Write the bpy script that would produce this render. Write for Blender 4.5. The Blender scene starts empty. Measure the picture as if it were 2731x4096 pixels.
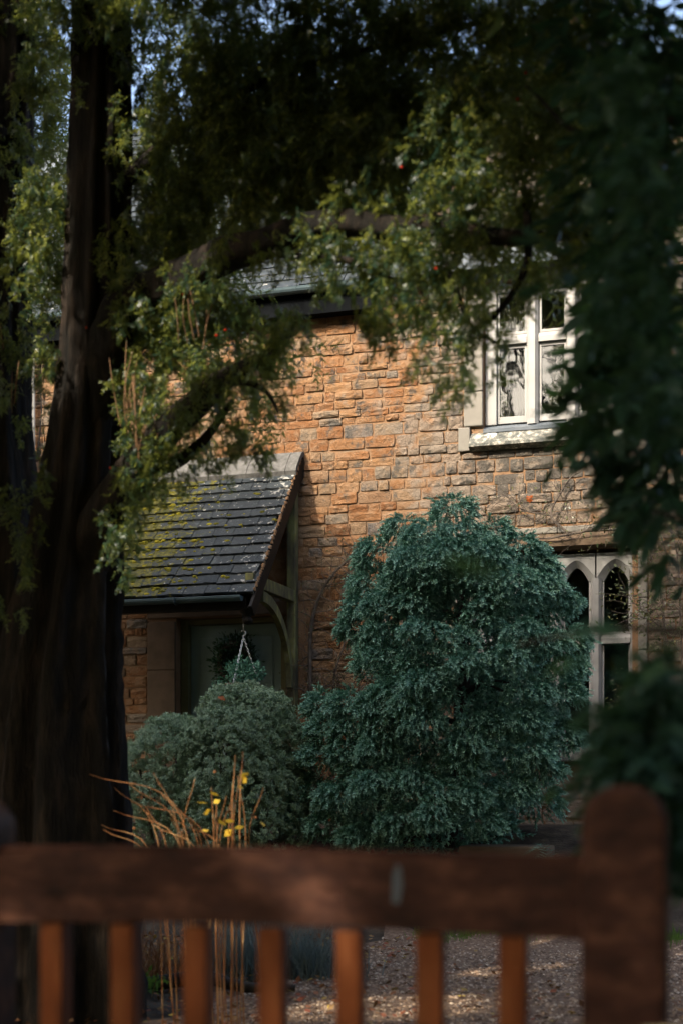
import bpy, bmesh, math, random
import numpy as np
from mathutils import Vector, Matrix, Euler

random.seed(7)
rng = np.random.default_rng(11)
R = math.radians
scene = bpy.context.scene
COL = scene.collection

# ------------------------------------------------------------------ camera
cam_data = bpy.data.cameras.new('camera')
cam_data.sensor_fit = 'HORIZONTAL'
cam_data.sensor_width = 24.0
cam_data.lens = 50.0
cam_data.shift_y = 0.41
cam_data.clip_start = 0.05
cam_data.clip_end = 2000
cam_data.dof.use_dof = True
cam_data.dof.focus_distance = 15.0
cam_data.dof.aperture_fstop = 2.2
cam = bpy.data.objects.new('camera', cam_data)
COL.objects.link(cam)
cam.location = (0, 0, 1.25)
cam.rotation_euler = (R(90), 0, R(17))
scene.camera = cam

# ------------------------------------------------------------------ sky + sun
SUN_EL, SUN_AZ = R(36), R(25)          # azimuth measured from the wall's normal towards the left
sun_dir = Vector((-math.sin(SUN_AZ) * math.cos(SUN_EL), -math.cos(SUN_AZ) * math.cos(SUN_EL), math.sin(SUN_EL)))
world = bpy.data.worlds.new('World')
scene.world = world
world.use_nodes = True
wn = world.node_tree
bg = wn.nodes['Background']
sky = wn.nodes.new('ShaderNodeTexSky')
sky.sky_type = 'NISHITA'
sky.sun_disc = False
sky.sun_elevation = SUN_EL
sky.sun_rotation = math.atan2(sun_dir.x, sun_dir.y)
sky.air_density = 1.0
sky.dust_density = 7.0
sky.ozone_density = 1.0
wn.links.new(sky.outputs[0], bg.inputs[0])
bg.inputs[1].default_value = 0.15
sl = bpy.data.lights.new('sun', 'SUN')
sl.energy = 2.0
sl.angle = R(0.55)
sl.color = (1.0, 0.90, 0.74)
sun = bpy.data.objects.new('sun', sl)
COL.objects.link(sun)
sun.location = sun_dir * 40
sun.rotation_euler = sun_dir.to_track_quat('Z', 'Y').to_euler()

scene.view_settings.view_transform = 'Standard'
scene.view_settings.look = 'None'
scene.view_settings.exposure = 1.9
scene.view_settings.gamma = 1.0
scene.render.engine = 'CYCLES'
scene.cycles.use_denoising = True
scene.cycles.max_bounces = 8
scene.cycles.transparent_max_bounces = 12
scene.cycles.caustics_reflective = False
scene.cycles.caustics_refractive = False
scene.cycles.sample_clamp_indirect = 4.0

# ------------------------------------------------------------------ helpers
def setp(o, label=None, cat=None, group=None, kind=None):
    if label: o['label'] = label
    if cat: o['category'] = cat
    if group: o['group'] = group
    if kind: o['kind'] = kind
    return o

def thing(name, loc, label, cat, group=None):
    o = bpy.data.objects.new(name, None)
    COL.objects.link(o)
    o.location = loc
    o.empty_display_size = 0.2
    return setp(o, label, cat, group)

def place(o, parent):
    """parent an object that was built in world coordinates"""
    if parent is not None:
        o.parent = parent
        m = Matrix.Identity(4)
        p = parent
        while p is not None:
            m = p.matrix_basis @ m if p.parent is None else (p.matrix_parent_inverse @ p.matrix_basis) @ m
            p = p.parent
        o.matrix_parent_inverse = m.inverted()
    return o

def link(name, me, mat, parent=None, smooth=False):
    o = bpy.data.objects.new(name, me)
    COL.objects.link(o)
    if mat is not None and not me.materials:
        me.materials.append(mat)
    if smooth:
        me.polygons.foreach_set('use_smooth', [True] * len(me.polygons))
    return place(o, parent)

def mesh_np(name, V, Fc, smooth=False):
    """V (n,3), Fc (m,k) with k 3 or 4"""
    V = np.asarray(V, np.float32); Fc = np.asarray(Fc, np.int32)
    me = bpy.data.meshes.new(name)
    me.vertices.add(len(V)); me.vertices.foreach_set('co', V.ravel())
    k = Fc.shape[1]
    me.loops.add(Fc.size); me.loops.foreach_set('vertex_index', Fc.ravel())
    me.polygons.add(len(Fc))
    me.polygons.foreach_set('loop_start', np.arange(0, Fc.size, k, dtype=np.int32))
    me.update(calc_edges=True)
    if smooth:
        me.polygons.foreach_set('use_smooth', np.ones(len(Fc), bool))
    return me

class MB:
    def __init__(s): s.v = []; s.f = []
    def add(s, v, f):
        n = len(s.v); s.v += [tuple(p) for p in v]; s.f += [tuple(i + n for i in q) for q in f]
        return s
    def box(s, x0, x1, y0, y1, z0, z1, b=0.0):
        if b <= 0:
            v = [(x0,y0,z0),(x1,y0,z0),(x1,y1,z0),(x0,y1,z0),(x0,y0,z1),(x1,y0,z1),(x1,y1,z1),(x0,y1,z1)]
            return s.add(v, [(0,3,2,1),(4,5,6,7),(0,1,5,4),(1,2,6,5),(2,3,7,6),(3,0,4,7)])
        bm = bmesh.new()
        bmesh.ops.create_cube(bm, size=1)
        for q in bm.verts:
            q.co = Vector(((x0+x1)/2 + q.co.x*(x1-x0), (y0+y1)/2 + q.co.y*(y1-y0), (z0+z1)/2 + q.co.z*(z1-z0)))
        bmesh.ops.bevel(bm, geom=bm.edges[:], offset=b, segments=2, affect='EDGES', profile=0.6)
        bm.verts.index_update()
        s.add([q.co[:] for q in bm.verts], [[q.index for q in f.verts] for f in bm.faces]); bm.free()
        return s
    def tube(s, pts, rad, n=8, cap=True):
        pts = [Vector(p) for p in pts]
        if not hasattr(rad, '__len__'): rad = [rad] * len(pts)
        V = []; Fq = []
        ref = Vector((0.31, 0.94, 0.13))
        for i, p in enumerate(pts):
            t = (pts[min(i+1, len(pts)-1)] - pts[max(i-1, 0)]).normalized()
            a = t.cross(ref)
            if a.length < 1e-3: a = t.cross(Vector((1, 0, 0)))
            a.normalize(); b = t.cross(a)
            for k in range(n):
                an = 2*math.pi*k/n
                V.append(p + (a*math.cos(an) + b*math.sin(an))*rad[i])
        for i in range(len(pts)-1):
            for k in range(n):
                k2 = (k+1) % n
                Fq.append((i*n+k, (i+1)*n+k, (i+1)*n+k2, i*n+k2))
        if cap:
            Fq.append(tuple(range(n))); Fq.append(tuple(reversed(range((len(pts)-1)*n, len(pts)*n))))
        return s.add(V, Fq)
    def prism(s, poly, y0, y1):
        """polygon in x,z (counter-clockwise seen from -y) extruded in y"""
        n = len(poly)
        v = [(x, y0, z) for x, z in poly] + [(x, y1, z) for x, z in poly]
        f = [tuple(range(n)), tuple(reversed(range(n, 2*n)))]
        f += [(i, i+n, (i+1) % n + n, (i+1) % n) for i in range(n)]
        return s.add(v, f)
    def build(s, name, mat, parent=None, smooth=False):
        me = bpy.data.meshes.new(name)
        me.from_pydata(s.v, [], s.f); me.update()
        bm = bmesh.new(); bm.from_mesh(me); bmesh.ops.recalc_face_normals(bm, faces=bm.faces[:]); bm.to_mesh(me); bm.free()
        return link(name, me, mat, parent, smooth)

def curve_pts(ctrl, n=12):
    """Catmull-Rom through control points"""
    P = [Vector(c) for c in ctrl]
    P = [P[0]*2 - P[1]] + P + [P[-1]*2 - P[-2]]
    out = []
    seg = len(P) - 3
    for i in range(seg):
        a, b, c, d = P[i:i+4]
        m = n if i < seg-1 else n+1
        for k in range(m):
            t = k / n
            out.append(0.5*((2*b) + (c-a)*t + (2*a-5*b+4*c-d)*t*t + (3*b-a-3*c+d)*t**3))
    return out

# ------------------------------------------------------------------ materials
def new_mat(name):
    m = bpy.data.materials.new(name); m.use_nodes = True
    nt = m.node_tree
    return m, nt, nt.nodes['Principled BSDF']

def nd(nt, t, **kw):
    n = nt.nodes.new('ShaderNode' + t)
    for k, v in kw.items():
        if k.startswith('i_'):
            key = k[2:]
            key = int(key) if key.isdigit() else key.replace('_', ' ')
            n.inputs[key].default_value = v
        else: setattr(n, k, v)
    return n

def ramp(nt, fac, stops, interp='LINEAR'):
    r = nt.nodes.new('ShaderNodeValToRGB'); r.color_ramp.interpolation = interp
    e = r.color_ramp.elements
    while len(e) < len(stops): e.new(0.5)
    for el, (p, c) in zip(e, stops):
        el.position = p; el.color = (*c, 1) if len(c) == 3 else c
    nt.links.new(fac, r.inputs[0]); return r.outputs[0]

def mixc(nt, fac, a, b, blend='MIX'):
    m = nt.nodes.new('ShaderNodeMix'); m.data_type = 'RGBA'; m.blend_type = blend
    for sock, v in ((m.inputs[0], fac), (m.inputs[6], a), (m.inputs[7], b)):
        if hasattr(v, 'is_linked'): nt.links.new(v, sock)
        else: sock.default_value = v if not isinstance(v, tuple) else (*v, 1)
    return m.outputs[2]

def noise(nt, coord, scale, detail=4, rough=0.55):
    n = nd(nt, 'TexNoise', i_Scale=scale, i_Detail=detail, i_Roughness=rough)
    if coord is not None: nt.links.new(coord, n.inputs['Vector'])
    return n.outputs['Fac']

def math_n(nt, op, a, b=None, clamp=False):
    m = nt.nodes.new('ShaderNodeMath'); m.operation = op; m.use_clamp = clamp
    for i, v in enumerate((a, b)):
        if v is None: continue
        if hasattr(v, 'is_linked'): nt.links.new(v, m.inputs[i])
        else: m.inputs[i].default_value = v
    return m.outputs[0]

def mapr(nt, v, a, b, c=0.0, d=1.0):
    m = nt.nodes.new('ShaderNodeMapRange'); m.interpolation_type = 'SMOOTHSTEP'
    nt.links.new(v, m.inputs[0])
    for i, x in enumerate((a, b, c, d)): m.inputs[i+1].default_value = x
    return m.outputs[0]

def bump(nt, bsdf, h, strength=0.5, dist=0.01):
    b = nd(nt, 'Bump', i_Strength=strength, i_Distance=dist)
    nt.links.new(h, b.inputs['Height']); nt.links.new(b.outputs[0], bsdf.inputs['Normal'])

def geo_pos(nt): return nt.nodes.new('ShaderNodeNewGeometry').outputs['Position']

def piece_random(nt):
    """one random value for each piece, whether it is an object or an island of a joined mesh"""
    a = nt.nodes.new('ShaderNodeObjectInfo').outputs['Random']
    b = nt.nodes.new('ShaderNodeNewGeometry').outputs['Random Per Island']
    return math_n(nt, 'FRACT', math_n(nt, 'ADD', a, b))

def stretch(nt, coord, sx, sy, sz):
    m = nd(nt, 'Mapping'); m.inputs['Scale'].default_value = (sx, sy, sz)
    nt.links.new(coord, m.inputs[0]); return m.outputs[0]

def simple(name, stops, scale=8, rough=0.7, bstr=0.3, bdist=0.005, bscale=40, st=(1,1,1), metal=0.0):
    m, nt, b = new_mat(name)
    p = stretch(nt, geo_pos(nt), *st)
    nt.links.new(ramp(nt, noise(nt, p, scale, 5), stops), b.inputs['Base Color'])
    b.inputs['Roughness'].default_value = rough
    b.inputs['Metallic'].default_value = metal
    b.inputs['Specular IOR Level'].default_value = .12
    if bstr: bump(nt, b, noise(nt, p, bscale, 4), bstr, bdist)
    return m

def leafmat(name, stops, trans, tfac=0.35, rough=0.5, spec=0.3, nscale=1.5, edge=0.45, tips=None):
    m, nt, b = new_mat(name)
    rnd = piece_random(nt)
    nz = noise(nt, geo_pos(nt), nscale, 3)
    f = math_n(nt, 'ADD', math_n(nt, 'MULTIPLY', rnd, edge), math_n(nt, 'MULTIPLY', nz, 1-edge), True)
    c = ramp(nt, f, stops)
    if tips:      # pale young growth at the shoot ends
        at = nd(nt, 'Attribute', attribute_name='tip')
        c = mixc(nt, mapr(nt, at.outputs['Fac'], .35, 1.05, 0, .85), c, tips)
    nt.links.new(c, b.inputs['Base Color'])
    b.inputs['Roughness'].default_value = rough
    b.inputs['Specular IOR Level'].default_value = spec
    t = nd(nt, 'BsdfTranslucent')
    nt.links.new(mixc(nt, 0.6, c, trans), t.inputs[0])
    mx = nd(nt, 'MixShader'); mx.inputs[0].default_value = tfac
    nt.links.new(b.outputs[0], mx.inputs[1]); nt.links.new(t.outputs[0], mx.inputs[2])
    nt.links.new(mx.outputs[0], nt.nodes['Material Output'].inputs[0])
    return m

M = {}
# ironstone
def stone_mat(name):
    m, nt, b = new_mat(name)
    pos = geo_pos(nt)
    base = ramp(nt, piece_random(nt), [(0.0, (0.16,0.06798,0.02719)), (.18, (0.2159,0.104,0.04479)), (.36, (0.188,0.08638,0.03679)), (.52, (0.2399,0.132,0.06238)), (.68, (0.168,0.0944,0.05119)), (.82, (0.2079,0.144,0.08798)), (.965, (0.14,0.12,0.09598)), (1.0, (0.12,0.104,0.09198))])
    n1 = noise(nt, pos, 9, 6, .65)
    col = mixc(nt, mapr(nt, n1, .40, .66, 0, .62), base, (0.2479,0.164,0.09998))
    n2 = noise(nt, pos, 3.1, 5, .6)
    sep = nd(nt, 'SeparateXYZ'); nt.links.new(pos, sep.inputs[0])
    # grey weathering that grows towards the window side, with its own ragged shape
    gx = mapr(nt, sep.outputs[0], -5.0, -3.0, -.10, .26)
    g = mapr(nt, math_n(nt, 'ADD', n2, gx), .52, .68, 0, .85)
    col = mixc(nt, g, col, (0.1953,0.1598,0.1242))
    # dark lichen below the sill
    n3 = noise(nt, pos, 5.5, 6, .7)
    dz = mapr(nt, sep.outputs[2], 3.9, 4.8, .02, .20)
    dx = mapr(nt, sep.outputs[0], -3.6, -2.7, -.12, .02)
    d = mapr(nt, math_n(nt, 'ADD', math_n(nt, 'ADD', n3, dz), dx), .60, .70, 0, .8)
    col = mixc(nt, d, col, (.065,.062,.055))
    sp = mapr(nt, noise(nt, pos, 60, 3, .6), .62, .72, 0, .6)
    col = mixc(nt, sp, col, (0.3551,0.2959,0.2249))
    nt.links.new(col, b.inputs['Base Color'])
    b.inputs['Roughness'].default_value = .92
    b.inputs['Specular IOR Level'].default_value = .15
    h = math_n(nt, 'ADD', math_n(nt, 'MULTIPLY', noise(nt, pos, 20, 7, .75), .8), math_n(nt, 'MULTIPLY', noise(nt, pos, 90, 3), .2))
    bump(nt, b, h, 1.0, .040)
    return m
M['stone'] = stone_mat('ironstone')
M['mortar'] = simple('lime mortar', [(.3,(.165,.092,.050)),(.5,(.215,.13,.074)),(.7,(.19,.14,.095))], 7, .95, .7, .012, 50)
M['dress'] = simple('pale dressed limestone', [(.3,(0.1531,0.1403,0.1191)),(.5,(0.1913,0.1786,0.1531)),(.72,(0.221,0.204,0.1743))], 4, .9, .35, .004, 90)
def sill_mat():
    m, nt, b = new_mat('lichened limestone sill')
    pos = geo_pos(nt)
    c = ramp(nt, noise(nt, pos, 14, 6, .7), [(.38,(.05,.055,.05)),(.52,(.13,.13,.11)),(.60,(.33,.30,.25)),(.72,(.48,.45,.38))])
    c = mixc(nt, mapr(nt, noise(nt, pos, 5, 3), .66, .70, 0, 1), c, (.72,.72,.68))
    nt.links.new(c, b.inputs['Base Color']); b.inputs['Roughness'].default_value = .9
    bump(nt, b, noise(nt, pos, 50, 5), .6, .008); return m
M['sill'] = sill_mat()
M['white'] = simple('white painted wood', [(.35,(0.2658,0.2582,0.2429)),(.6,(0.3037,0.3,0.2885))], 3, .45, .08, .002, 30)
M['gwhite'] = simple('grey white painted stone', [(.3,(0.1916,0.1879,0.1767)),(.65,(0.2504,0.2468,0.2357))], 5, .7, .2, .003, 50)
M['lead'] = simple('lead', [(.3,(0.07,0.084,0.098)),(.7,(0.119,0.133,0.147))], 6, .5, .2, .004, 20)
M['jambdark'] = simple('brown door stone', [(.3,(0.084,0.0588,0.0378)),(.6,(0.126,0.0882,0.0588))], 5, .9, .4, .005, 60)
def slate_mat(name, mossy):
    m, nt, b = new_mat(name)
    pos = geo_pos(nt)
    c = ramp(nt, piece_random(nt), [(0,(0.01666,0.02272,0.02576)),(.35,(0.02423,0.03029,0.03332)),(.7,(0.01969,0.02576,0.02878)),(1,(0.03029,0.03635,0.03787))])
    c = mixc(nt, mapr(nt, noise(nt, pos, 22, 5, .7), .5, .75, 0, .5), c, (.085,.10,.105))
    sep = nd(nt, 'SeparateXYZ'); nt.links.new(pos, sep.inputs[0])
    if mossy:
        # pale lichen patches, thicker at the verge and the ridge
        lx = math_n(nt, 'ADD', mapr(nt, sep.outputs[0], -5.6, -5.1, 0, .07), mapr(nt, sep.outputs[2], 4.3, 5.0, 0, .06))
        li = mapr(nt, math_n(nt, 'ADD', noise(nt, pos, 17, 4, .6), lx), .64, .68, 0, .9)
        c = mixc(nt, li, c, (.27,.265,.24))
        # moss thickening to the left
        mx = mapr(nt, sep.outputs[0], -6.9, -5.4, .20, -.10)
        mo = mapr(nt, math_n(nt, 'ADD', noise(nt, pos, 11, 5, .65), mx), .57, .64, 0, .95)
        mc = ramp(nt, noise(nt, pos, 30, 3), [(.35,(0.024,0.03,0.006)),(.55,(0.078,0.072,0.0072)),(.7,(0.132,0.114,0.012))])
        c = mixc(nt, mo, c, mc)
    else:
        li = mapr(nt, noise(nt, pos, 15, 4, .6), .66, .70, 0, .8)
        c = mixc(nt, li, c, (.45,.44,.40))
    nt.links.new(c, b.inputs['Base Color'])
    b.inputs['Roughness'].default_value = .8 if mossy else .55
    b.inputs['Specular IOR Level'].default_value = .3
    bump(nt, b, noise(nt, pos, 45, 5, .7), .8, .010)
    return m
M['slate'] = slate_mat('blue grey slate', False)
M['porchslate'] = slate_mat('mossy stone slate', True)
M['gutter'] = simple('blue grey painted gutter', [(.3,(.05,.075,.085)),(.7,(.08,.11,.12))], 4, .4, .1, .003, 20)
M['ridge'] = simple('pale lichened ridge tile', [(.3,(0.06912,0.06694,0.06264)),(.5,(0.09936,0.0972,0.09072)),(.7,(0.1339,0.1296,0.1231))], 22, .9, .6, .008, 70)
M['oldwood'] = simple('green weathered oak', [(.35,(.055,.05,.035)),(.5,(.10,.095,.05)),(.62,(.16,.16,.06)),(.75,(.22,.21,.15))], 9, .85, .5, .006, 30, (1,1,.35))
M['darkwood'] = simple('dark stained wood', [(.3,(0.00693,0.005775,0.00462)),(.7,(0.0154,0.01309,0.01078))], 7, .6, .3, .004, 30)
M['eaves'] = simple('eaves shadow black', [(.3,(.003,.0035,.004)),(.7,(.006,.007,.008))], 7, .95, 0)  # near-black stands in for the shadow gap below the gutter
M['eaves'].node_tree.nodes['Principled BSDF'].inputs['Specular IOR Level'].default_value = .02
M['doorpaint'] = simple('grey green door paint', [(.3,(0.1613,0.2258,0.215)),(.7,(0.215,0.2904,0.2688))], 3, .45, .05, .002, 30)
M['doorframe'] = simple('olive door frame', [(.3,(0.1072,0.1031,0.0495)),(.7,(0.1568,0.1444,0.07425))], 4, .6, .2, .003, 30)
M['black'] = simple('black iron', [(.3,(.012,.012,.013)),(.7,(.025,.025,.026))], 8, .45, .1, .002, 40, metal=.4)
M['steel'] = simple('galvanised chain', [(.3,(.45,.46,.47)),(.7,(.62,.63,.64))], 20, .35, 0, metal=.9)
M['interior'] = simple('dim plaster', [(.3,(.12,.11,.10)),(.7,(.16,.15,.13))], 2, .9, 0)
M['curtain'] = simple('grey beige curtain cloth', [(.3,(0.132,0.1221,0.1023)),(.7,(0.165,0.1518,0.1287))], 5, .95, .2, .003, 120)
def glass_mat():
    m, nt, b = new_mat('window glass')
    nt.nodes.remove(b)
    fr = nd(nt, 'Fresnel', i_IOR=1.55)
    tr = nd(nt, 'BsdfTransparent'); tr.inputs[0].default_value = (.82,.86,.85,1)
    gl = nd(nt, 'BsdfGlossy'); gl.inputs['Roughness'].default_value = .02
    bp = nd(nt, 'Bump', i_Strength=.12, i_Distance=.01)
    nt.links.new(noise(nt, geo_pos(nt), 3.5, 2), bp.inputs['Height']); nt.links.new(bp.outputs[0], gl.inputs['Normal'])
    mx = nd(nt, 'MixShader')
    nt.links.new(fr.outputs[0], mx.inputs[0]); nt.links.new(tr.outputs[0], mx.inputs[1]); nt.links.new(gl.outputs[0], mx.inputs[2])
    nt.links.new(mx.outputs[0], nt.nodes['Material Output'].inputs[0]); return m
M['glass'] = glass_mat()
def wood_mat(name, a, b_, c, st=(2.2, 6, 5.0)):
    m, nt, b = new_mat(name)
    g = nt.nodes.new('ShaderNodeTexCoord').outputs['Object']
    col = ramp(nt, noise(nt, stretch(nt, geo_pos(nt), *st), 5, 6, .7), [(.3, a), (.5, b_), (.72, c)])
    nt.links.new(col, b.inputs['Base Color']); b.inputs['Roughness'].default_value = .6
    b.inputs['Specular IOR Level'].default_value = .15
    bump(nt, b, noise(nt, stretch(nt, geo_pos(nt), *st), 14, 5), .5, .006); return m
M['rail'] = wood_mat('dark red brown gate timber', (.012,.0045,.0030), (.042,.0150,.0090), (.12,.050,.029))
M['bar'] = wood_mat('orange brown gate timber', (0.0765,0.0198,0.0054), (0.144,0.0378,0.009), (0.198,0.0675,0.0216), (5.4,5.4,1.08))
def bark_mat(name, a, b_, c, s=1.0):
    m, nt, b = new_mat(name)
    p = stretch(nt, geo_pos(nt), 1, 1, .18)
    n = noise(nt, p, 16*s, 6, .65)
    nt.links.new(ramp(nt, n, [(.32, a), (.5, b_), (.7, c)]), b.inputs['Base Color'])
    b.inputs['Roughness'].default_value = .9; b.inputs['Specular IOR Level'].default_value = .2
    bump(nt, b, n, 1.0, .03); return m
M['bark'] = bark_mat('dark yew bark', (.004,.0038,.0034), (.013,.0105,.0085), (.042,.029,.021))
M['bark2'] = bark_mat('grey brown bark', (0.025,0.021,0.017), (0.05,0.0425,0.035), (0.085,0.075,0.06), 2)
M['shoot'] = simple('pale reddish shoots', [(.3,(0.187,0.0935,0.05142)),(.7,(0.3553,0.2057,0.1122))], 8, .6, 0)
M['yew'] = leafmat('yew needles', [(.2,(.006,.026,.022)),(.50,(.014,.046,.032)),(.64,(.04,.085,.034)),(.77,(.32,.34,.075)),(.90,(.62,.54,.15)),(1.0,(.55,.30,.09))], (.60,.64,.11), .42, .36, .45, 2.8, .5)  # yellow stops stand for sunlit needles, dark teal ones for shaded needles
M['broad'] = leafmat('broad green leaves', [(.2,(.018,.048,.045)),(.6,(.030,.075,.055)),(.9,(.06,.11,.045))], (.12,.26,.06), .30, .45, .3, 2, .5)
M['spruce'] = leafmat('blue green needles', [(.2,(.045,.15,.105)),(.45,(.085,.215,.15)),(.7,(.15,.31,.215)),(.95,(.25,.40,.19))], (.10,.24,.14), .15, .55, .3, 3.2, .45, (.38,.64,.49))
M['hebe'] = leafmat('small grey green leaves', [(.2,(.13,.21,.135)),(.5,(.23,.34,.215)),(.8,(.37,.47,.30)),(.97,(.48,.48,.20))], (.15,.22,.08), .2, .42, .4, 14, .5)
M['climb'] = leafmat('climber leaves', [(.2,(0.048,0.068,0.032)),(.5,(0.08,0.104,0.048)),(.75,(0.12,0.136,0.056)),(.93,(0.24,0.176,0.032)),(1,(0.336,0.128,0.024))], (0.24,0.224,0.04), .25, .35, .5, 3, .7)
M['twig'] = simple('grey vine wood', [(.3,(.05,.04,.032)),(.7,(.13,.105,.085))], 12, .85, .3, .003, 60)
M['gold'] = simple('dead stems', [(.3,(.16,.055,.022)),(.5,(.30,.13,.05)),(.7,(.46,.28,.13))], 9, .6, 0)
M['yleaf'] = leafmat('yellow autumn leaf', [(.2,(.65,.38,.03)),(.8,(.80,.58,.08))], (.9,.6,.05), .4, .5)
M['lav'] = leafmat('silver lavender leaves', [(.2,(0.104,0.136,0.128)),(.8,(0.192,0.232,0.216))], (0.16,0.2,0.16), .15, .7, .2)
M['litter'] = leafmat('fallen leaves', [(.15,(0.075,0.03375,0.015)),(.4,(0.165,0.0675,0.02625)),(.6,(0.255,0.075,0.045)),(.8,(0.27,0.18,0.075)),(.95,(0.4125,0.3,0.045))], (0.3,0.15,0.0375), .15, .8, .2, 3, .9)
M['red'] = simple('red berry', [(.3,(0.385,0.021,0.0105)),(.7,(0.525,0.042,0.014))], 8, .3, 0)
M['orange'] = leafmat('orange leaf', [(.2,(0.3,0.072,0.018)),(.8,(0.36,0.108,0.024))], (0.42,0.12,0.018), .3)
M['grass'] = leafmat('green weeds', [(.2,(.05,.11,.02)),(.8,(.13,.22,.04))], (.25,.4,.05), .35)
M['pebble'] = leafmat('gravel stones', [(.1,(.11,.07,.045)),(.4,(.24,.155,.10)),(.7,(.35,.245,.165)),(.95,(.46,.37,.28))], (.3,.3,.3), 0.0, .85, .2, 3, .9)
M['gravelbase'] = simple('gravel bed', [(.3,(.09,.055,.036)),(.5,(.17,.11,.073)),(.72,(.25,.175,.12))], 30, .95, .8, .02, 80)
M['soil'] = simple('dark soil', [(.3,(.03,.024,.018)),(.5,(.055,.042,.03)),(.72,(.10,.075,.05))], 5, .95, .8, .03, 25)
M['palestone'] = simple('pale pier stone', [(.3,(0.15,0.12,0.075)),(.7,(0.21,0.175,0.115))], 3, .9, .3, .01, 30)

# ================================================================== terrain
WY = 15.3            # front face of the house
GZ = 0.9             # ground level at the house
def zt(x, y):
    t = min(max((y - 11.0) / 3.4, 0), 1)
    return GZ * t * t * (3 - 2*t)

def axis(parts):
    out = []
    for a, b, n in parts: out += list(np.linspace(a, b, n, endpoint=False))
    out.append(parts[-1][1]); return out
xs = axis([(-400,-30,10),(-30,-12,9),(-12,4,54),(4,30,10),(30,400,10)])
ys = axis([(-400,-20,10),(-20,4,12),(4,16,56),(16,40,8),(40,600,10)])
V = []; Fq = []
for j, y in enumerate(ys):
    for i, x in enumerate(xs):
        near = 5 < y < 15.3 and -9 < x < 3
        V.append((x, y, zt(x, y) + (random.uniform(-.012, .012) if near else 0)))
nx = len(xs)
for j in range(len(ys)-1):
    for i in range(nx-1):
        Fq.append((j*nx+i, j*nx+i+1, (j+1)*nx+i+1, (j+1)*nx+i))
g = link('ground', mesh_np('ground', V, Fq, True), M['soil']); setp(g, 'dark soil of the garden bed rising towards the house', 'ground', kind='structure')
# gravel sheet between the gate and the bed
V = []; Fq = []
n1, n2 = 40, 24
for j in range(n2+1):
    for i in range(n1+1):
        x = -3.2 + 10*i/n1
        left_edge = 0
        y = 3.0 + (11.6-3.0)*j/n2 + (0.18*math.sin(x*3.1)+.1*math.sin(x*7.7) if j == n2 else 0)
        if i == 0: x += .12*math.sin(j*1.7)
        V.append((x, y, zt(x, y) + .022))
for j in range(n2):
    for i in range(n1): Fq.append((j*(n1+1)+i, j*(n1+1)+i+1, (j+1)*(n1+1)+i+1, (j+1)*(n1+1)+i))
g = link('gravel_path', mesh_np('gravel_path', V, Fq, True), M['gravelbase']); setp(g, 'pale gravel drive behind the gate', 'path', kind='structure')

# ================================================================== house
house = thing('house', (-5, WY, GZ), 'old orange ironstone cottage with slate roof and white mullioned windows', 'house')
EAVE = 6.86
DOOR = (-6.69, -5.33, GZ, 3.27)
UWIN = (-3.06, -1.58, 5.16, 6.80)
GWIN = (-3.16, -1.46, 1.72, 3.84)
GX0, GX1, GXC, GAPEX = -4.25, 0.05, -2.1, 9.6
XL = -14.0
def wall_mesh():
    b = MB()
    xl = sorted({XL, GX0, GX1, DOOR[0], DOOR[1], UWIN[0], UWIN[1], GWIN[0], GWIN[1]})
    zl = sorted({GZ-.4, DOOR[3], UWIN[2], UWIN[3], GWIN[2], GWIN[3], EAVE})
    for i in range(len(xl)-1):
        for j in range(len(zl)-1):
            cx, cz = (xl[i]+xl[i+1])/2, (zl[j]+zl[j+1])/2
            hole = False
            for o in (DOOR, UWIN, GWIN):
                lo = o[2]-.5 if o is DOOR else o[2]
                if o[0] < cx < o[1] and lo < cz < o[3]: hole = True
            if not hole:
                b.add([(xl[i],WY,zl[j]),(xl[i+1],WY,zl[j]),(xl[i+1],WY,zl[j+1]),(xl[i],WY,zl[j+1])], [(0,1,2,3)])
    b.add([(GX0,WY,EAVE),(GX1,WY,EAVE),(GXC,WY,GAPEX)], [(0,1,2)])
    D = .45
    for o in (DOOR, UWIN, GWIN):   # reveals
        x0,x1,z0,z1 = o
        for a, c in (((x0,z0),(x0,z1)),((x0,z1),(x1,z1)),((x1,z1),(x1,z0)),((x1,z0),(x0,z0))):
            b.add([(a[0],WY,a[1]),(c[0],WY,c[1]),(c[0],WY+D,c[1]),(a[0],WY+D,a[1])], [(0,1,2,3)])
    # side and back walls
    for x in (XL, GX1):
        b.add([(x,WY,GZ-.4),(x,WY+6,GZ-.4),(x,WY+6,EAVE),(x,WY,EAVE)], [(0,1,2,3)])
    b.add([(XL,WY+6,GZ-.4),(GX1,WY+6,GZ-.4),(GX1,WY+6,EAVE),(XL,WY+6,EAVE)], [(0,1,2,3)])
    b.add([(XL,WY,EAVE),(XL,WY+6,EAVE),(XL,WY+3,EAVE+3.35)], [(0,1,2)])
    b.add([(GX1,WY,EAVE),(GX1,WY+6,EAVE),(GX1,WY+3,EAVE+2.6)], [(0,1,2)])
    me = bpy.data.meshes.new('wall'); me.from_pydata(b.v, [], b.f); me.update()
    return link('wall', me, M['mortar'], house)
wall = wall_mesh()

# dark rooms behind the windows
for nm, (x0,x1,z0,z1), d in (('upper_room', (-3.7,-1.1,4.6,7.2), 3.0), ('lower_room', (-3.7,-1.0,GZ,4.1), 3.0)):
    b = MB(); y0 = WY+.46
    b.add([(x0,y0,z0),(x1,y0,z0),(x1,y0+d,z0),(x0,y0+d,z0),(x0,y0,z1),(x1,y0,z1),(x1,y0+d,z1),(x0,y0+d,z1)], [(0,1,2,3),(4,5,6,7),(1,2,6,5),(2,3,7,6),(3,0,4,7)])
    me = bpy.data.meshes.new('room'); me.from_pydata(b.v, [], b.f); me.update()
    link('room', me, M['interior'], house)

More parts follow.
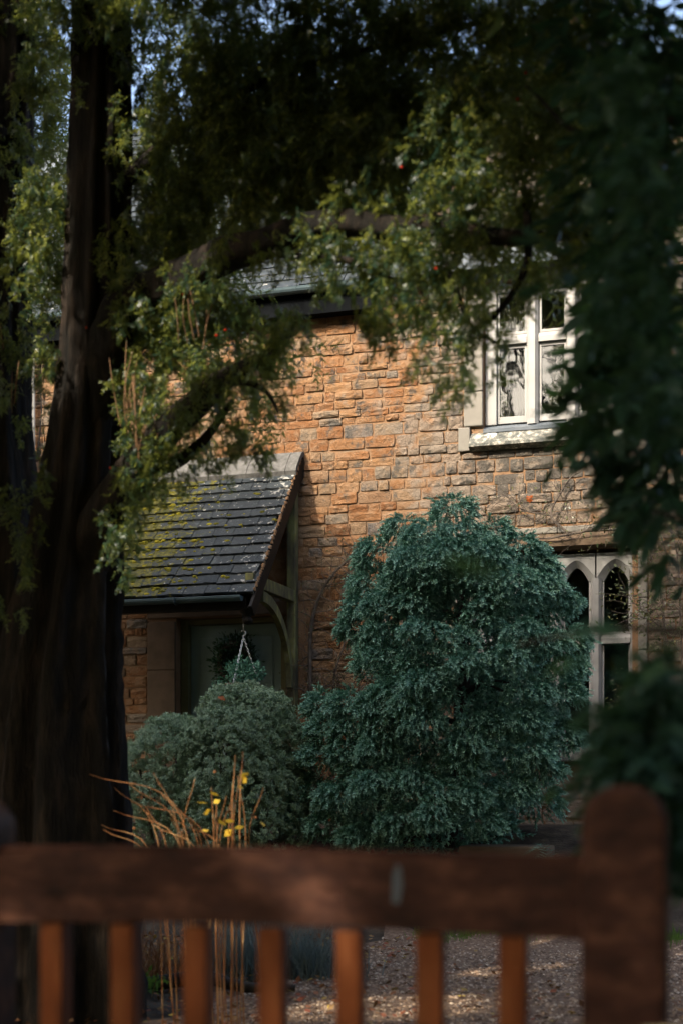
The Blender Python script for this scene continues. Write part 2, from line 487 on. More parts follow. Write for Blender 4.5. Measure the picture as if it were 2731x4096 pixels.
# ---- rubble stones: a few rough-faced block shapes, scaled to each stone
def stone_variant(seed):
    r = random.Random(seed)
    nx_, nz_ = 5, 4
    v = []; f = []
    for j in range(nz_):
        for i in range(nx_):
            u, w_ = i/(nx_-1)-.5, j/(nz_-1)-.5
            edge = i in (0, nx_-1) or j in (0, nz_-1)
            corner = i in (0, nx_-1) and j in (0, nz_-1)
            if edge:
                d = -.42 - r.random()*.50
                u *= .985 - r.random()*.05; w_ *= .985 - r.random()*.08
                if corner: u *= .97; w_ *= .96; d += .06
            else:
                d = -.50 - r.random()*.65
                u += r.uniform(-.06,.06); w_ += r.uniform(-.07,.07)
            v.append((u, d, w_))
    for j in range(nz_-1):
        for i in range(nx_-1):
            a = j*nx_+i; q = (a, a+1, a+nx_+1, a+nx_)
            if r.random() < .5: f += [(q[0],q[1],q[2]),(q[0],q[2],q[3])]
            else: f += [(q[0],q[1],q[3]),(q[1],q[2],q[3])]
    ring = [i for i in range(nx_)] + [j*nx_+nx_-1 for j in range(1,nz_)] + [(nz_-1)*nx_+i for i in range(nx_-2,-1,-1)] + [j*nx_ for j in range(nz_-2,0,-1)]
    n0 = len(v)
    for k in ring: v.append((v[k][0]*1.02, .05, v[k][2]*1.02))
    L = len(ring)
    for k in range(L): f.append((ring[k], n0+k, n0+(k+1)%L, ring[(k+1)%L]))
    me = bpy.data.meshes.new('stone'); me.from_pydata(v, [], f); me.update()
    me.materials.append(M['stone'])
    return me
STONES = [stone_variant(s) for s in range(14)]
STONE_NP = []
for me in STONES:
    vv = np.empty(len(me.vertices)*3, np.float32); me.vertices.foreach_get('co', vv)
    STONE_NP.append((vv.reshape(-1,3), [tuple(p.vertices) for p in me.polygons]))
# dressed stone, frames and flashings that interrupt the rubble: x0,x1,z0,z1
EXCL = [(-7.05,-5.05,GZ-.2,3.42), (-3.28,-1.36,4.96,6.9), (-3.46,-3.28,6.22,6.55), (-3.34,-3.20,4.96,5.24), (-3.40,-1.30,1.55,4.10)]
cands = []
z = GZ - .25
while z < 9.4:
    h = random.choice((.085,.10,.105,.115,.125,.135,.15)) * random.uniform(.93,1.07)
    if z < EAVE - .12:
        xa, xb = XL, GX1
        h = min(h, EAVE - .02 - z) if z + h > EAVE - .02 else h
    else:
        k = 1 - (z + h - EAVE) / (GAPEX - EAVE)
        if k <= .05: break
        xa, xb = GXC - (GXC-GX0)*k, GXC + (GX1-GXC)*k
    iv = [(xa, xb)]
    for e in EXCL:
        if e[2] < z + h - .03 and e[3] > z + .03:
            new = []
            for a, c in iv:
                if e[1] <= a or e[0] >= c: new.append((a, c)); continue
                if a < e[0]: new.append((a, e[0]))
                if c > e[1]: new.append((e[1], c))
            iv = new
    for a, c in iv:
        x = a
        while x < c - .04:
            wd = random.choice((.14,.18,.21,.25,.28,.32,.38)) * random.uniform(.9,1.1)
            if c - (x + wd) < .12: wd = c - x
            wob = random.gauss(0,.007); hs = random.uniform(-.012,.010)
            if random.random() < .06: wd *= .6
            cands.append((x + wd/2, z + h/2 + wob, wd - random.uniform(.002,.014), h + hs - random.uniform(.002,.012), random.uniform(.008,.034), random.randrange(14), random.choice((-1,1))))
            x += wd
    z += h
def stone_rank(c):
    x, z_ = c[0], c[1]
    if -5.95 < x < -3.2 and 5.0 < z_ < 6.85: return 0
    if -5.12 < x < -3.2 and 3.45 < z_ <= 5.0: return 0
    if -3.4 < x < -1.3 and 4.05 < z_ < 5.0: return 1
    if -7.7 < x < -7.0 and 1.0 < z_ < 2.5: return 2
    if -5.1 < x < -4.2 and 2.0 < z_ <= 3.45: return 3
    return 9
ranked = sorted(range(len(cands)), key=lambda i: (stone_rank(cands[i]), -cands[i][2]*cands[i][3]))
singles = {i for i in ranked[:300] if stone_rank(cands[i]) < 9}
jv = []; jf = []
for i, (x, z_, wd, h, dp, k, fl) in enumerate(cands):
    if i in singles:
        o = bpy.data.objects.new('stone', STONES[k]); COL.objects.link(o)
        place(o, wall); o.location = (x, WY, z_); o.scale = (wd, dp, h); o.rotation_euler = (0, random.uniform(-.022,.022), 0)
    else:
        vv, ff = STONE_NP[k]; n = len(jv)
        jv += [(x + p[0]*wd, WY + p[1]*dp, z_ + p[2]*h) for p in vv]
        jf += [tuple(q + n for q in p) for p in ff]
me = bpy.data.meshes.new('rubble_stone'); me.from_pydata(jv, [], jf); me.update()
setp(link('rubble_stone', me, M['stone'], wall), kind='stuff')

# ---- dressed stones round the upper window
def dressed(name, x0, x1, z0, z1, parent, mat, proud=.055, b=.012, y1=.10):
    return MB().box(x0+.003, x1-.003, WY-proud, WY+y1, z0+.003, z1-.003, b).build(name, mat, parent)
# ---- upper window
def frame_box(x0,x1,y0,y1,z0,z1,b=.006): return MB().box(x0,x1,y0,y1,z0,z1,b)
uw = MB()
uy0, uy1 = WY+.05, WY+.16
uw.box(-3.05,-2.925,uy0,uy1,5.26,6.79,.01)
uw.box(-1.70,-1.59,uy0,uy1,5.26,6.79,.01)
uw.box(-2.925,-1.70,uy0,uy1,6.70,6.79,.01)
win = uw.build('window', M['white'], house)
def chamfer_post(xc, w_, y0, y1, z0, z1):
    p = [(xc-w_/2, y1), (xc-w_/2, y0+.045), (xc-w_/4, y0), (xc+w_/4, y0), (xc+w_/2, y0+.045), (xc+w_/2, y1)]
    n = len(p); v = [(x,y,z0) for x,y in p] + [(x,y,z1) for x,y in p]
    f = [tuple(range(n)), tuple(range(2*n-1,n-1,-1))] + [(i,(i+1)%n,(i+1)%n+n,i+n) for i in range(n)]
    return MB().add(v, f)
for xc in (-2.53, -2.10): chamfer_post(xc, .125, uy0-.035, uy1, 5.24, 6.70).build('mullion', M['white'], win)
MUL = [(-2.925,-2.595),(-2.465,-2.165),(-2.035,-1.70)]
for x0, x1 in MUL:
    t = MB(); t.add([(x0,uy0-.005,6.13),(x1,uy0-.005,6.13),(x1,uy1,6.13),(x0,uy1,6.13),(x0,uy0-.005,6.19),(x1,uy0-.005,6.19),(x1,uy0+.03,6.235),(x0,uy0+.03,6.235),(x1,uy1,6.235),(x0,uy1,6.235)],
        [(0,1,5,4),(4,5,6,7),(7,6,8,9),(3,2,1,0),(0,4,7,9,3),(1,2,8,6,5),(2,3,9,8)])
    t.build('transom', M['white'], win)
    for z0, z1 in ((5.275,6.125),(6.24,6.695)):
        c = MB(); y0, y1 = uy0+.035, uy0+.085
        s_ = .028
        c.box(x0+.002,x0+s_,y0,y1,z0,z1,.004); c.box(x1-s_,x1-.002,y0,y1,z0,z1,.004)
        c.box(x0+s_,x1-s_,y0,y1,z0,z0+.075 if z0<6 else z0+.03,.004); c.box(x0+s_,x1-s_,y0,y1,z1-.035,z1,.004)
        c.build('casement', M['white'], win)
        MB().box(x0+s_-.004,x1-s_+.004,uy0+.055,uy0+.061,z0+.03,z1-.03).build('pane', M['glass'], win)
# curtain: pleated cloth inside
def curtain(x0, x1, z0, z1, y):
    n = 70; v = []; f = []
    for j in range(7):
        for i in range(n+1):
            x = x0 + (x1-x0)*i/n
            v.append((x, y + .035*math.sin(i*.62+.4*math.sin(i*.13)) + .01*math.sin(i*1.9+j), z0+(z1-z0)*j/6))
    for j in range(6):
        for i in range(n): f.append((j*(n+1)+i, j*(n+1)+i+1, (j+1)*(n+1)+i+1, (j+1)*(n+1)+i))
    me = mesh_np('curtain', v, f, True); return link('curtain', me, M['curtain'], win)
curtain(-2.98,-2.66,5.15,6.78,WY+.30); curtain(-1.95,-1.62,5.15,6.78,WY+.30)
# lead flashing and stone surround
MB().add([(-3.06,WY-.02,5.20),(-1.57,WY-.02,5.20),(-1.57,WY+.08,5.255),(-3.06,WY+.08,5.255),(-3.06,WY-.02,5.165),(-1.57,WY-.02,5.165),(-1.57,WY+.2,5.165),(-3.06,WY+.2,5.165),(-1.57,WY+.2,5.26),(-3.06,WY+.2,5.26)],
    [(0,1,2,3),(4,5,1,0),(3,2,8,9),(4,7,6,5),(0,3,9,7,4),(1,5,6,8,2),(7,9,8,6)]).build('lead_flashing', M['lead'], win)
si = MB(); x0, x1 = -3.20, -1.44
si.add([(x0,WY-.05,4.965),(x1,WY-.05,4.965),(x1,WY+.12,4.965),(x0,WY+.12,4.965),(x0,WY-.125,5.0),(x1,WY-.125,5.0),(x1,WY-.125,5.03),(x0,WY-.125,5.03),(x1,WY+.0,5.17),(x0,WY+.0,5.17),(x1,WY+.12,5.165),(x0,WY+.12,5.165)],
    [(0,1,5,4),(4,5,6,7),(7,6,8,9),(9,8,10,11),(3,2,1,0),(0,4,7,9,11,3),(1,2,10,8,6,5),(2,3,11,10)])
si.build('sill', M['sill'], win)
dressed('jamb_stone', -3.335, -3.20, 4.97, 5.235, win, M['dress'])
dressed('jamb_stone', -3.275, -3.06, 5.24, 5.62, win, M['dress'], .045)
dressed('jamb_stone', -3.275, -3.06, 5.62, 6.22, win, M['dress'], .05)
dressed('jamb_stone', -3.455, -3.06, 6.22, 6.55, win, M['dress'], .055)
dressed('jamb_stone', -3.275, -3.06, 6.55, 6.90, win, M['dress'], .05)
for k, (a, c) in enumerate(((5.18,5.62),(5.62,6.2),(6.2,6.55),(6.55,6.9))): dressed('jamb_stone', -1.58, -1.37, a, c, win, M['dress'], .05)
dressed('lintel_stone', -3.06, -1.58, 6.80, 7.05, win, M['dress'], .05)

# ---- lower gothic window
GE = [-3.10, -2.71, -2.26, -1.845, -1.44]      # light divisions
gy0, gy1 = WY+.02, WY+.17
gw = MB(); gw.box(-3.15,-3.06,gy0,gy1,1.76,3.83,.01); gw.box(-1.485,-1.40+.0,gy0,gy1,1.76,3.83,.01)
gwin = gw.build('window', M['gwhite'], house)
for xm in GE[1:4]:
    chamfer_post(xm, .115, gy0-.02, gy1, 1.76, 3.53).build('mullion', M['gwhite'], gwin)
LI = [(-3.06,GE[1]-.058),(GE[1]+.058,GE[2]-.058),(GE[2]+.058,GE[3]-.058),(GE[3]+.058,-1.485)]
for x0, x1 in LI:
    xc, hw = (x0+x1)/2, (x1-x0)/2
    # pointed arch head: white spandrel with an arched opening and a hollow chamfer
    N = 9
    def arch(hwid, zs, rise):
        L = []
        for k in range(N+1):
            t = k/N; L.append((xc - hwid*(1-t), zs + rise*(1-(1-t)**1.9)*.82 + rise*.18*t))
        return L + [(2*xc-x, z_) for x, z_ in reversed(L[:-1])]
    outer = arch(hw+.05, 3.53, .20); inner = arch(hw-.022, 3.50, .155)
    n = len(outer)
    v = [(x,gy0-.015,z_) for x,z_ in outer] + [(x,gy0+.05,z_) for x,z_ in inner] + [(x,gy1-.02,z_) for x,z_ in inner] + [(x,gy0-.012,3.80) for x,z_ in outer]
    f = []
    for i in range(n-1):
        f.append((i,i+1,n+i+1,n+i)); f.append((n+i,n+i+1,2*n+i+1,2*n+i)); f.append((3*n+i,3*n+i+1,i+1,i))
    MB().add(v, f).build('arch_head', M['gwhite'], gwin)
    for z0, z1, ar in ((2.93,3.50,True),(1.80,2.82,False)):
        c = MB(); s_ = .022; y0, y1 = gy0+.05, gy0+.09
        c.box(x0+.001,x0+s_,y0,y1,z0,z1,.003); c.box(x1-s_,x1-.001,y0,y1,z0,z1,.003); c.box(x0+s_,x1-s_,y0,y1,z0,z0+.03,.003)
        c.build('casement', M['white'], gwin)
        MB().box(x0+.012,x1-.012,gy0+.066,gy0+.071,z0+.02,(z1+.19) if ar else z1).build('pane', M['glass'], gwin)
    t = MB(); t.add([(x0,gy0-.01,2.83),(x1,gy0-.01,2.83),(x1,gy1,2.83),(x0,gy1,2.83),(x0,gy0-.01,2.885),(x1,gy0-.01,2.885),(x1,gy0+.05,2.93),(x0,gy0+.05,2.93),(x1,gy1,2.93),(x0,gy1,2.93)],
        [(0,1,5,4),(4,5,6,7),(7,6,8,9),(3,2,1,0),(0,4,7,9,3),(1,2,8,6,5),(2,3,9,8)])
    t.build('transom', M['gwhite'], gwin)
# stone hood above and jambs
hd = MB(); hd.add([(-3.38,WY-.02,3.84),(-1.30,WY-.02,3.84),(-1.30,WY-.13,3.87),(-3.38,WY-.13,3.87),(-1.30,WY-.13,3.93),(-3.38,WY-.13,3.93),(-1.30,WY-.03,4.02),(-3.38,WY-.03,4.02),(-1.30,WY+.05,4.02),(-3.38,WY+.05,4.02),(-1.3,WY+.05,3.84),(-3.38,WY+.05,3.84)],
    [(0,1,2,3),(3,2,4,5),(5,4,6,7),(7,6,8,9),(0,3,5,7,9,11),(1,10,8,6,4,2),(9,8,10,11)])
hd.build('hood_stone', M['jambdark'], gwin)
dressed('lintel_stone', -3.38, -2.25, 4.025, 4.10, gwin, M['dress'], .04)
dressed('lintel_stone', -2.25, -1.30, 4.025, 4.10, gwin, M['dress'], .045)
for a, c in ((1.55,2.1),(2.1,2.75),(2.75,3.3),(3.3,3.84)):
    dressed('jamb_stone', -1.40, -1.30, a, c, gwin, M['dress'], .04); dressed('jamb_stone', -3.38, -3.155, a, c, gwin, M['dress'], .04)
dressed('sill', -3.155, -1.40, 1.57, 1.755, gwin, M['sill'], .10)

# ---- front door
door = MB().box(-6.585,-5.445,WY+.20,WY+.245,GZ+.04,3.20,.004).build('door', M['doorpaint'], house)
for x0,x1 in ((-6.47,-6.08),(-5.95,-5.56)):
    for z0,z1 in ((1.1,1.75),(1.9,3.05)):
        MB().box(x0,x1,WY+.188,WY+.199,z0,z1,.005).build('door_panel', M['doorpaint'], door)
MB().tube([(-5.54,WY+.19,1.98),(-5.54,WY+.13,1.98),(-5.60,WY+.12,1.98)], .016, 8).build('handle', M['black'], door, True)
df = MB(); df.box(-6.685,-6.59,WY+.12,WY+.26,GZ,3.265,.008); df.box(-5.44,-5.335,WY+.12,WY+.26,GZ,3.265,.008); df.box(-6.59,-5.44,WY+.12,WY+.26,3.205,3.265,.008)
df.build('door_frame', M['doorframe'], house)
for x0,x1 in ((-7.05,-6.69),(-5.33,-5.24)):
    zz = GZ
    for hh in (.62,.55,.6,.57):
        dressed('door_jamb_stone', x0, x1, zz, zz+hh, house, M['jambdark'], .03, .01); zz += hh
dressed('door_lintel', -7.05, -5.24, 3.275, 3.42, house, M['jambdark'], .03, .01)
dressed('doorstep', -6.9, -5.1, GZ-.1, GZ+.03, house, M['dress'], .45, .015)

# ---- main roof
PITCH = R(48)
roof = MB()
ys0, zs0 = WY-.26, EAVE+.02
def rp(s, off=0.0):   # point on the slope, s metres up from the eave, off above it
    return (ys0 + s*math.cos(PITCH) - off*math.sin(PITCH), zs0 + s*math.sin(PITCH) + off*math.cos(PITCH))
SL = 4.95
a = rp(0); c = rp(SL)
roof.add([(XL-.2,a[0],a[1]),(GXC,a[0],a[1]),(GXC,c[0],c[1]),(XL-.2,c[0],c[1])], [(0,1,2,3)])
roof.add([(XL-.2,WY+6.3,a[1]),(GX1,WY+6.3,a[1]),(GX1,c[0],c[1]),(XL-.2,c[0],c[1])], [(0,1,2,3)])
# cross gable slopes
ov = .12
gz0 = EAVE - .0
for sx, xe in ((-1, GX0-.10), (1, GX1+.10)):
    roof.add([(xe,WY-ov,gz0),(GXC,WY-ov,GAPEX+.12),(GXC,WY+4.2,GAPEX+.12),(xe,WY+4.2,gz0)], [(0,1,2,3)])
roof = roof.build('roof', M['lead'], house)
def slate_variant(seed):
    r = random.Random(seed); n = 5
    v = []
    for zt_, sgn in ((.5, 1), (-.5, -1)):
        for i in range(n): v.append((i/(n-1)-.5 + (r.uniform(-.02,.02) if 0<i<n-1 else 0), -.5 + r.uniform(-.035,.035), zt_ + r.uniform(-.12,.12)))
        v += [(.5, .5, zt_), (-.5, .5, zt_)]
    m = n+2
    f = [tuple(range(m)), tuple(reversed(range(m, 2*m)))] + [(i, i+m, (i+1)%m+m, (i+1)%m) for i in range(m)]
    me = bpy.data.meshes.new('slate'); me.from_pydata(v, [], f); me.update()
    bm = bmesh.new(); bm.from_mesh(me); bmesh.ops.recalc_face_normals(bm, faces=bm.faces[:]); bm.to_mesh(me); bm.free()
    return me
def slate_set(mat):
    L = [slate_variant(s) for s in range(8)]
    for m_ in L: m_.materials.append(mat)
    return L
SLM = slate_set(M['slate'])
def slates(parent, meshes, x0, x1, rows, expo, ln, th, wsel, origin, pitch, single, lift=.0):
    """courses of slates up a slope facing -y; single(x, row) says which become objects of their own"""
    jv = []; jf = []
    n_single = 0
    cp, sp = math.cos(pitch), math.sin(pitch)
    tilt = math.atan2(th*.9, expo)
    for r_ in range(rows):
        x = x0 + (random.uniform(-.14,0))
        while x < x1 - .05:
            wd = random.choice(wsel)*random.uniform(.92,1.08)
            xa, xb = max(x, x0), min(x+wd, x1)
            x += wd
            if xb - xa < .05: continue
            s = r_*expo + ln/2 + random.gauss(0,.006)
            off = th*.75 + lift + random.uniform(0,.004)
            y = origin[0] + s*cp - off*sp; z_ = origin[1] + s*sp + off*cp
            rot = Euler((pitch - tilt + random.uniform(-.012,.012), random.gauss(0,.007), random.gauss(0,.012)))
            sc = ((xb-xa)-.007, ln, th*random.uniform(.85,1.2))
            k = random.randrange(8)
            if single((xa+xb)/2, r_) and n_single < 300:
                o = bpy.data.objects.new('slate', meshes[k]); COL.objects.link(o)
                place(o, parent); o.location = ((xa+xb)/2, y, z_); o.rotation_euler = rot; o.scale = sc
                n_single += 1
            else:
                mt = Matrix.Translation(((xa+xb)/2, y, z_)) @ rot.to_matrix().to_4x4() @ Matrix.Diagonal((*sc,1))
                n = len(jv); jv += [(mt @ q.co)[:] for q in meshes[k].vertices]
                jf += [tuple(i+n for i in p.vertices) for p in meshes[k].polygons]
    if jv:
        me = bpy.data.meshes.new('roof_slates'); me.from_pydata(jv, [], jf); me.update()
        setp(link('far_slates', me, meshes[0].materials[0], parent), kind='stuff')
    return n_single
slates(roof, SLM, -9.6, GX0-.03, 31, .16, .24, .016, (.22,.26,.30,.34), (ys0, zs0), PITCH, lambda x, r_: -7.3 < x and r_ < 27)
# fascia and gutter
MB().box(XL,GX0-.02,WY-.20,WY-.175,EAVE-.27,EAVE-.02,.004).build('fascia', M['eaves'], house)
MB().box(XL,GX0-.02,WY-.174,WY-.002,EAVE-.26,EAVE-.23).build('soffit', M['eaves'], house)
def gutter(x0, x1, yc, zc, r_, parent, mat):
    b = MB(); n = 9; ring = []
    for k in range(n):
        an = math.pi + math.pi*k/(n-1); ring.append((math.cos(an)*r_, math.sin(an)*r_))
    for k in range(n-1, -1, -1):
        an = math.pi + math.pi*k/(n-1); ring.append((math.cos(an)*(r_-.008), math.sin(an)*(r_-.008)+.004))
    m = len(ring); v = [(x0, yc+p, zc+q) for p,q in ring] + [(x1, yc+p, zc+q) for p,q in ring]
    f = [(i, (i+1)%m, (i+1)%m+m, i+m) for i in range(m)]
    b.add(v, f)
    f2 = []; v2 = [(x1, yc+p, zc+q) for p,q in ring[:n]]; b.add(v2, [tuple(range(n))])
    o = b.build('gutter', mat, parent, False)
    x = x0 + .5
    while x < x1:
        bb = MB(); bb.tube([(x, yc+math.cos(math.pi+math.pi*k/10)*(r_+.008), zc+math.sin(math.pi+math.pi*k/10)*(r_+.008)) for k in range(11)], .012, 6)
        bb.build('gutter_bracket', mat, o); x += 1.55
    return o
gutter(XL, GX0-.05, WY-.27, EAVE+.015, .065, house, M['gutter'])
MB().tube([(-8.52,WY-.09,EAVE-.15),(-8.52,WY-.09,GZ)], .035, 10).build('drainpipe', M['gwhite'], house, True)

# ================================================================== porch
PD = 1.50; PZ0, PX0, PX1 = 3.30, -8.0, -5.13
porch = thing('porch', (-6, WY-.7, 2.3), 'timber bracketed lean-to porch over the front door with mossy slate roof', 'porch')
PP = math.atan2(5.0-PZ0, PD)
pl = math.hypot(5.0-PZ0, PD)
py0 = WY - PD - .05
cp, sp = math.cos(PP), math.sin(PP)
pr = MB()
v = []
for x in (PX0, PX1-.02):
    for s, off in ((0,0),(pl,0),(pl,-.06),(0,-.06)):
        v.append((x, py0 + s*cp - off*sp, PZ0 + s*sp + off*cp))
pr.add(v, [(0,1,2,3),(4,7,6,5),(0,4,5,1),(3,2,6,7),(0,3,7,4),(1,5,6,2)])
proof = pr.build('roof', M['darkwood'], porch)
PSM = slate_set(M['porchslate'])
slates(proof, PSM, PX0, PX1, 14, .157, .225, .028, (.19,.23,.27,.31), (py0-.03*cp, PZ0-.03*sp), PP, lambda x, r_: True)
# moss cushions
mv = []; mf = []
for k in range(520):
    x = -7.1 + (PX1+7.1)*min(1, abs(random.gauss(0,.36))); r_ = random.randrange(14); s = r_*.157 + random.uniform(-.01,.12)
    if x > PX1-.03: continue
    rr = random.uniform(.010,.030)
    c0 = Vector((x, py0 + s*cp - .035*sp, PZ0 + s*sp + .035*cp)); n = len(mv)
    ax = Vector((1,0,0)); ay = Vector((0,cp,sp)); az = Vector((0,-sp,cp))
    for j, (q, hh) in enumerate(((1.0,-.2),(.72,.45))):
        for i in range(6):
            an = i*math.pi/3 + j*.5
            mv.append(c0 + ax*math.cos(an)*rr*q*1.5*random.uniform(.8,1.2) + ay*math.sin(an)*rr*q*random.uniform(.8,1.2) + az*hh*rr)
    mv.append(c0 + az*rr*.75)
    for i in range(6):
        mf.append((n+i, n+(i+1)%6, n+6+(i+1)%6)); mf.append((n+i, n+6+(i+1)%6, n+6+i)); mf.append((n+6+i, n+6+(i+1)%6, n+12))
mm = leafmat('moss', [(.2,(.06,.06,.01)),(.5,(.14,.125,.012)),(.8,(.24,.20,.02))], (.2,.2,.02), .1, .95, .1, 8, .6)
setp(link('moss', mesh_np('moss', [p[:] for p in mv], mf), mm, proof), kind='stuff')
# ridge / flashing course against the wall
rt = MB()
n = 8
x = PX0
while x < PX1-.05:
    x2 = min(x+.46, PX1+.02)
    prof = [(-.30,-.14),(-.27,-.085),(-.17,.03),(-.10,.095),(-.05,.125),(.0,.13)]
    yb, zb = WY-.01, 4.97
    v = [(x, yb+p, zb+q) for p,q in prof] + [(x2-.006, yb+p, zb+q) for p,q in prof] + [(x, yb+p+.02, zb+q-.05) for p,q in prof] + [(x2-.006, yb+p+.02, zb+q-.05) for p,q in prof]
    m_ = len(prof); f = []
    for i in range(m_-1):
        f += [(i,i+1,i+1+m_,i+m_), (2*m_+i, 3*m_+i, 3*m_+i+1, 2*m_+i+1), (i,2*m_+i,2*m_+i+1,i+1), (m_+i, m_+i+1, 3*m_+i+1, 3*m_+i)]
    f += [(0,m_,3*m_,2*m_)]
    MB().add(v, f).build('ridge_tile', M['ridge'], porch)
    x = x2
# bargeboards with mortar fillet on the verge
for xb in (PX1-.015, PX0-.025):
    bb = MB(); v = []
    for x in (xb, xb+.03):
        for s, off in ((-.22,.012),(pl+.04,.012),(pl+.04,-.14),(-.22,-.12)):
            v.append((x, py0 + s*cp - off*sp, PZ0 + s*sp + off*cp))
    bb.add(v, [(0,1,2,3),(4,7,6,5),(0,4,5,1),(3,2,6,7),(0,3,7,4),(1,5,6,2)]); bb.build('bargeboard', M['darkwood'], porch)
vf = MB()
for k in range(60):
    s = pl*k/60 + random.uniform(0,.02); rr = random.uniform(.010,.022)
    vf.box(PX1-.012,PX1+random.uniform(.006,.02), py0+s*cp-.030*sp-rr, py0+s*cp-.030*sp+rr, PZ0+s*sp+.006, PZ0+s*sp+.006+rr*1.6, .004)
setp(vf.build('mortar_fillet', M['mortar'], porch), kind='stuff')
gutter(PX0-.03, PX1-.12, py0-.075, PZ0-.035, .055, porch, M['gutter'])
MB().box(PX0+.05,PX1-.1,py0+.0,py0+.10,PZ0-.16,PZ0-.035,.008).build('eaves_beam', M['darkwood'], porch)
for xp in (PX1-.09, PX0+.09):
    MB().box(xp-.05,xp+.05,WY-.165,WY-.045,2.22,4.72,.01).build('wall_post', M['oldwood'], porch)
    MB().box(xp-.045,xp+.045,py0+.06,WY-.165,3.385,3.52,.01).build('tie_beam', M['oldwood'], porch)
    # curved bracket
    br = MB(); N = 14; v = []
    for i in range(N+1):
        t = i/N; an = t*math.pi/2
        yo, zo = (WY-.165) - .98*(1-math.cos(an))*1.0 , 2.42 + .96*math.sin(an)
        yi, zi = (WY-.165) - .98*(1-math.cos(an)) - .085*math.cos(an)*.9 - .0, 2.42 + .96*math.sin(an) - .115*math.sin(an)
        for x in (xp-.032, xp+.032): v += [(x, yo, zo-.002), (x, yi, zi)]
    f = []
    for i in range(N):
        a = i*4; b_ = a+4
        f += [(a,a+1,b_+1,b_),(a+2,b_+2,b_+3,a+3),(a,b_,b_+2,a+2),(a+1,a+3,b_+3,b_+1)]
    f += [(0,2,3,1),(N*4,N*4+1,N*4+3,N*4+2)]
    br.add(v, f).build('bracket', M['oldwood'], porch)
    # turned pendant under the beam end
    MB().box(xp-.035,xp+.035,py0+.09,py0+.16,3.19,3.384,.006).build('pendant_block', M['oldwood'], porch)
    prof = [(.0,3.20),(.075,3.185),(.085,3.15),(.078,3.11),(.045,3.085),(.035,3.065),(.055,3.045),(.058,3.02),(.04,2.995),(.0,2.985)]
    pd = MB(); v = []; f = []
    for r_, zz in prof:
        for k in range(14): v.append((xp-.03+math.cos(k*2*math.pi/14)*r_, py0+.10+math.sin(k*2*math.pi/14)*r_, zz))
    for j in range(len(prof)-1):
        for k in range(14): f.append((j*14+k, j*14+(k+1)%14, (j+1)*14+(k+1)%14, (j+1)*14+k))
    pd.add(v, f).build('turned_pendant', M['darkwood'], porch, True)

# ================================================================== vegetation helpers (numpy)
def frames(D, up=None):
    """orthonormal frames with z axis = D, returns X,Y,D arrays"""
    D = D / np.linalg.norm(D, axis=1, keepdims=True)
    r = rng.normal(size=D.shape)
    X = np.cross(D, r); X /= np.linalg.norm(X, axis=1, keepdims=True) + 1e-9
    Y = np.cross(D, X)
    return X, Y, D
def scatter(T, TF, P, D, S, flat=None):
    """copies of template T (k,3; z is its axis) at points P along directions D scaled S; flat: direction the template's y turns to"""
    X, Y, D = frames(D)
    if flat is not None:
        Y = flat - (flat*D).sum(1, keepdims=True)*D
        Y /= np.linalg.norm(Y, axis=1, keepdims=True) + 1e-9
        X = np.cross(Y, D)
    S = np.asarray(S).reshape(-1,1,1)
    V = P[:,None,:] + S*(T[None,:,0:1]*X[:,None,:] + T[None,:,1:2]*Y[:,None,:] + T[None,:,2:3]*D[:,None,:])
    n = len(T)
    Fc = (TF[None,:,:] + (np.arange(len(P))*n)[:,None,None]).reshape(-1, TF.shape[1])
    return V.reshape(-1,3), Fc
def cat(parts):
    V = []; Fc = []; n = 0
    for v, f in parts: V.append(v); Fc.append(f + n); n += len(v)
    return np.concatenate(V), np.concatenate(Fc)
def sprig(n, ln, needle, wid, spread=70, flat=False, seed=1, curl=0.0):
    """a shoot along z: narrow needles joined along one axis"""
    r = np.random.default_rng(seed); sp_n = max(1, int(round(wid/(ln/n))))
    m_ = n + sp_n; V = []; Fc = []
    for i in range(m_):
        t = i/m_; V.append((r.normal(0,.002), curl*t*t*ln, t*ln))
    for i in range(n):
        t = (i+.5)/n
        an = (i % 2)*math.pi + r.normal(0,.25) if flat else i*2.4 + r.normal(0,.3)
        sp_ = math.radians(spread*(1-.5*t)); L = needle*(1-.35*t)*r.uniform(.8,1.15)
        d = np.array([math.cos(an)*math.sin(sp_), math.sin(an)*math.sin(sp_)+curl*t, math.cos(sp_)])
        V.append(np.array(V[i + sp_n//2]) + d*L); Fc.append((i, i+sp_n, m_+i))
    return np.array([tuple(v) for v in V]), np.array(Fc)
def in_ball(n): 
    v = rng.normal(size=(n,3)); v /= np.linalg.norm(v,axis=1,keepdims=True)
    return v * rng.random((n,1))**(1/3)
def on_sphere(n):
    v = rng.normal(size=(n,3)); return v/np.linalg.norm(v,axis=1,keepdims=True)

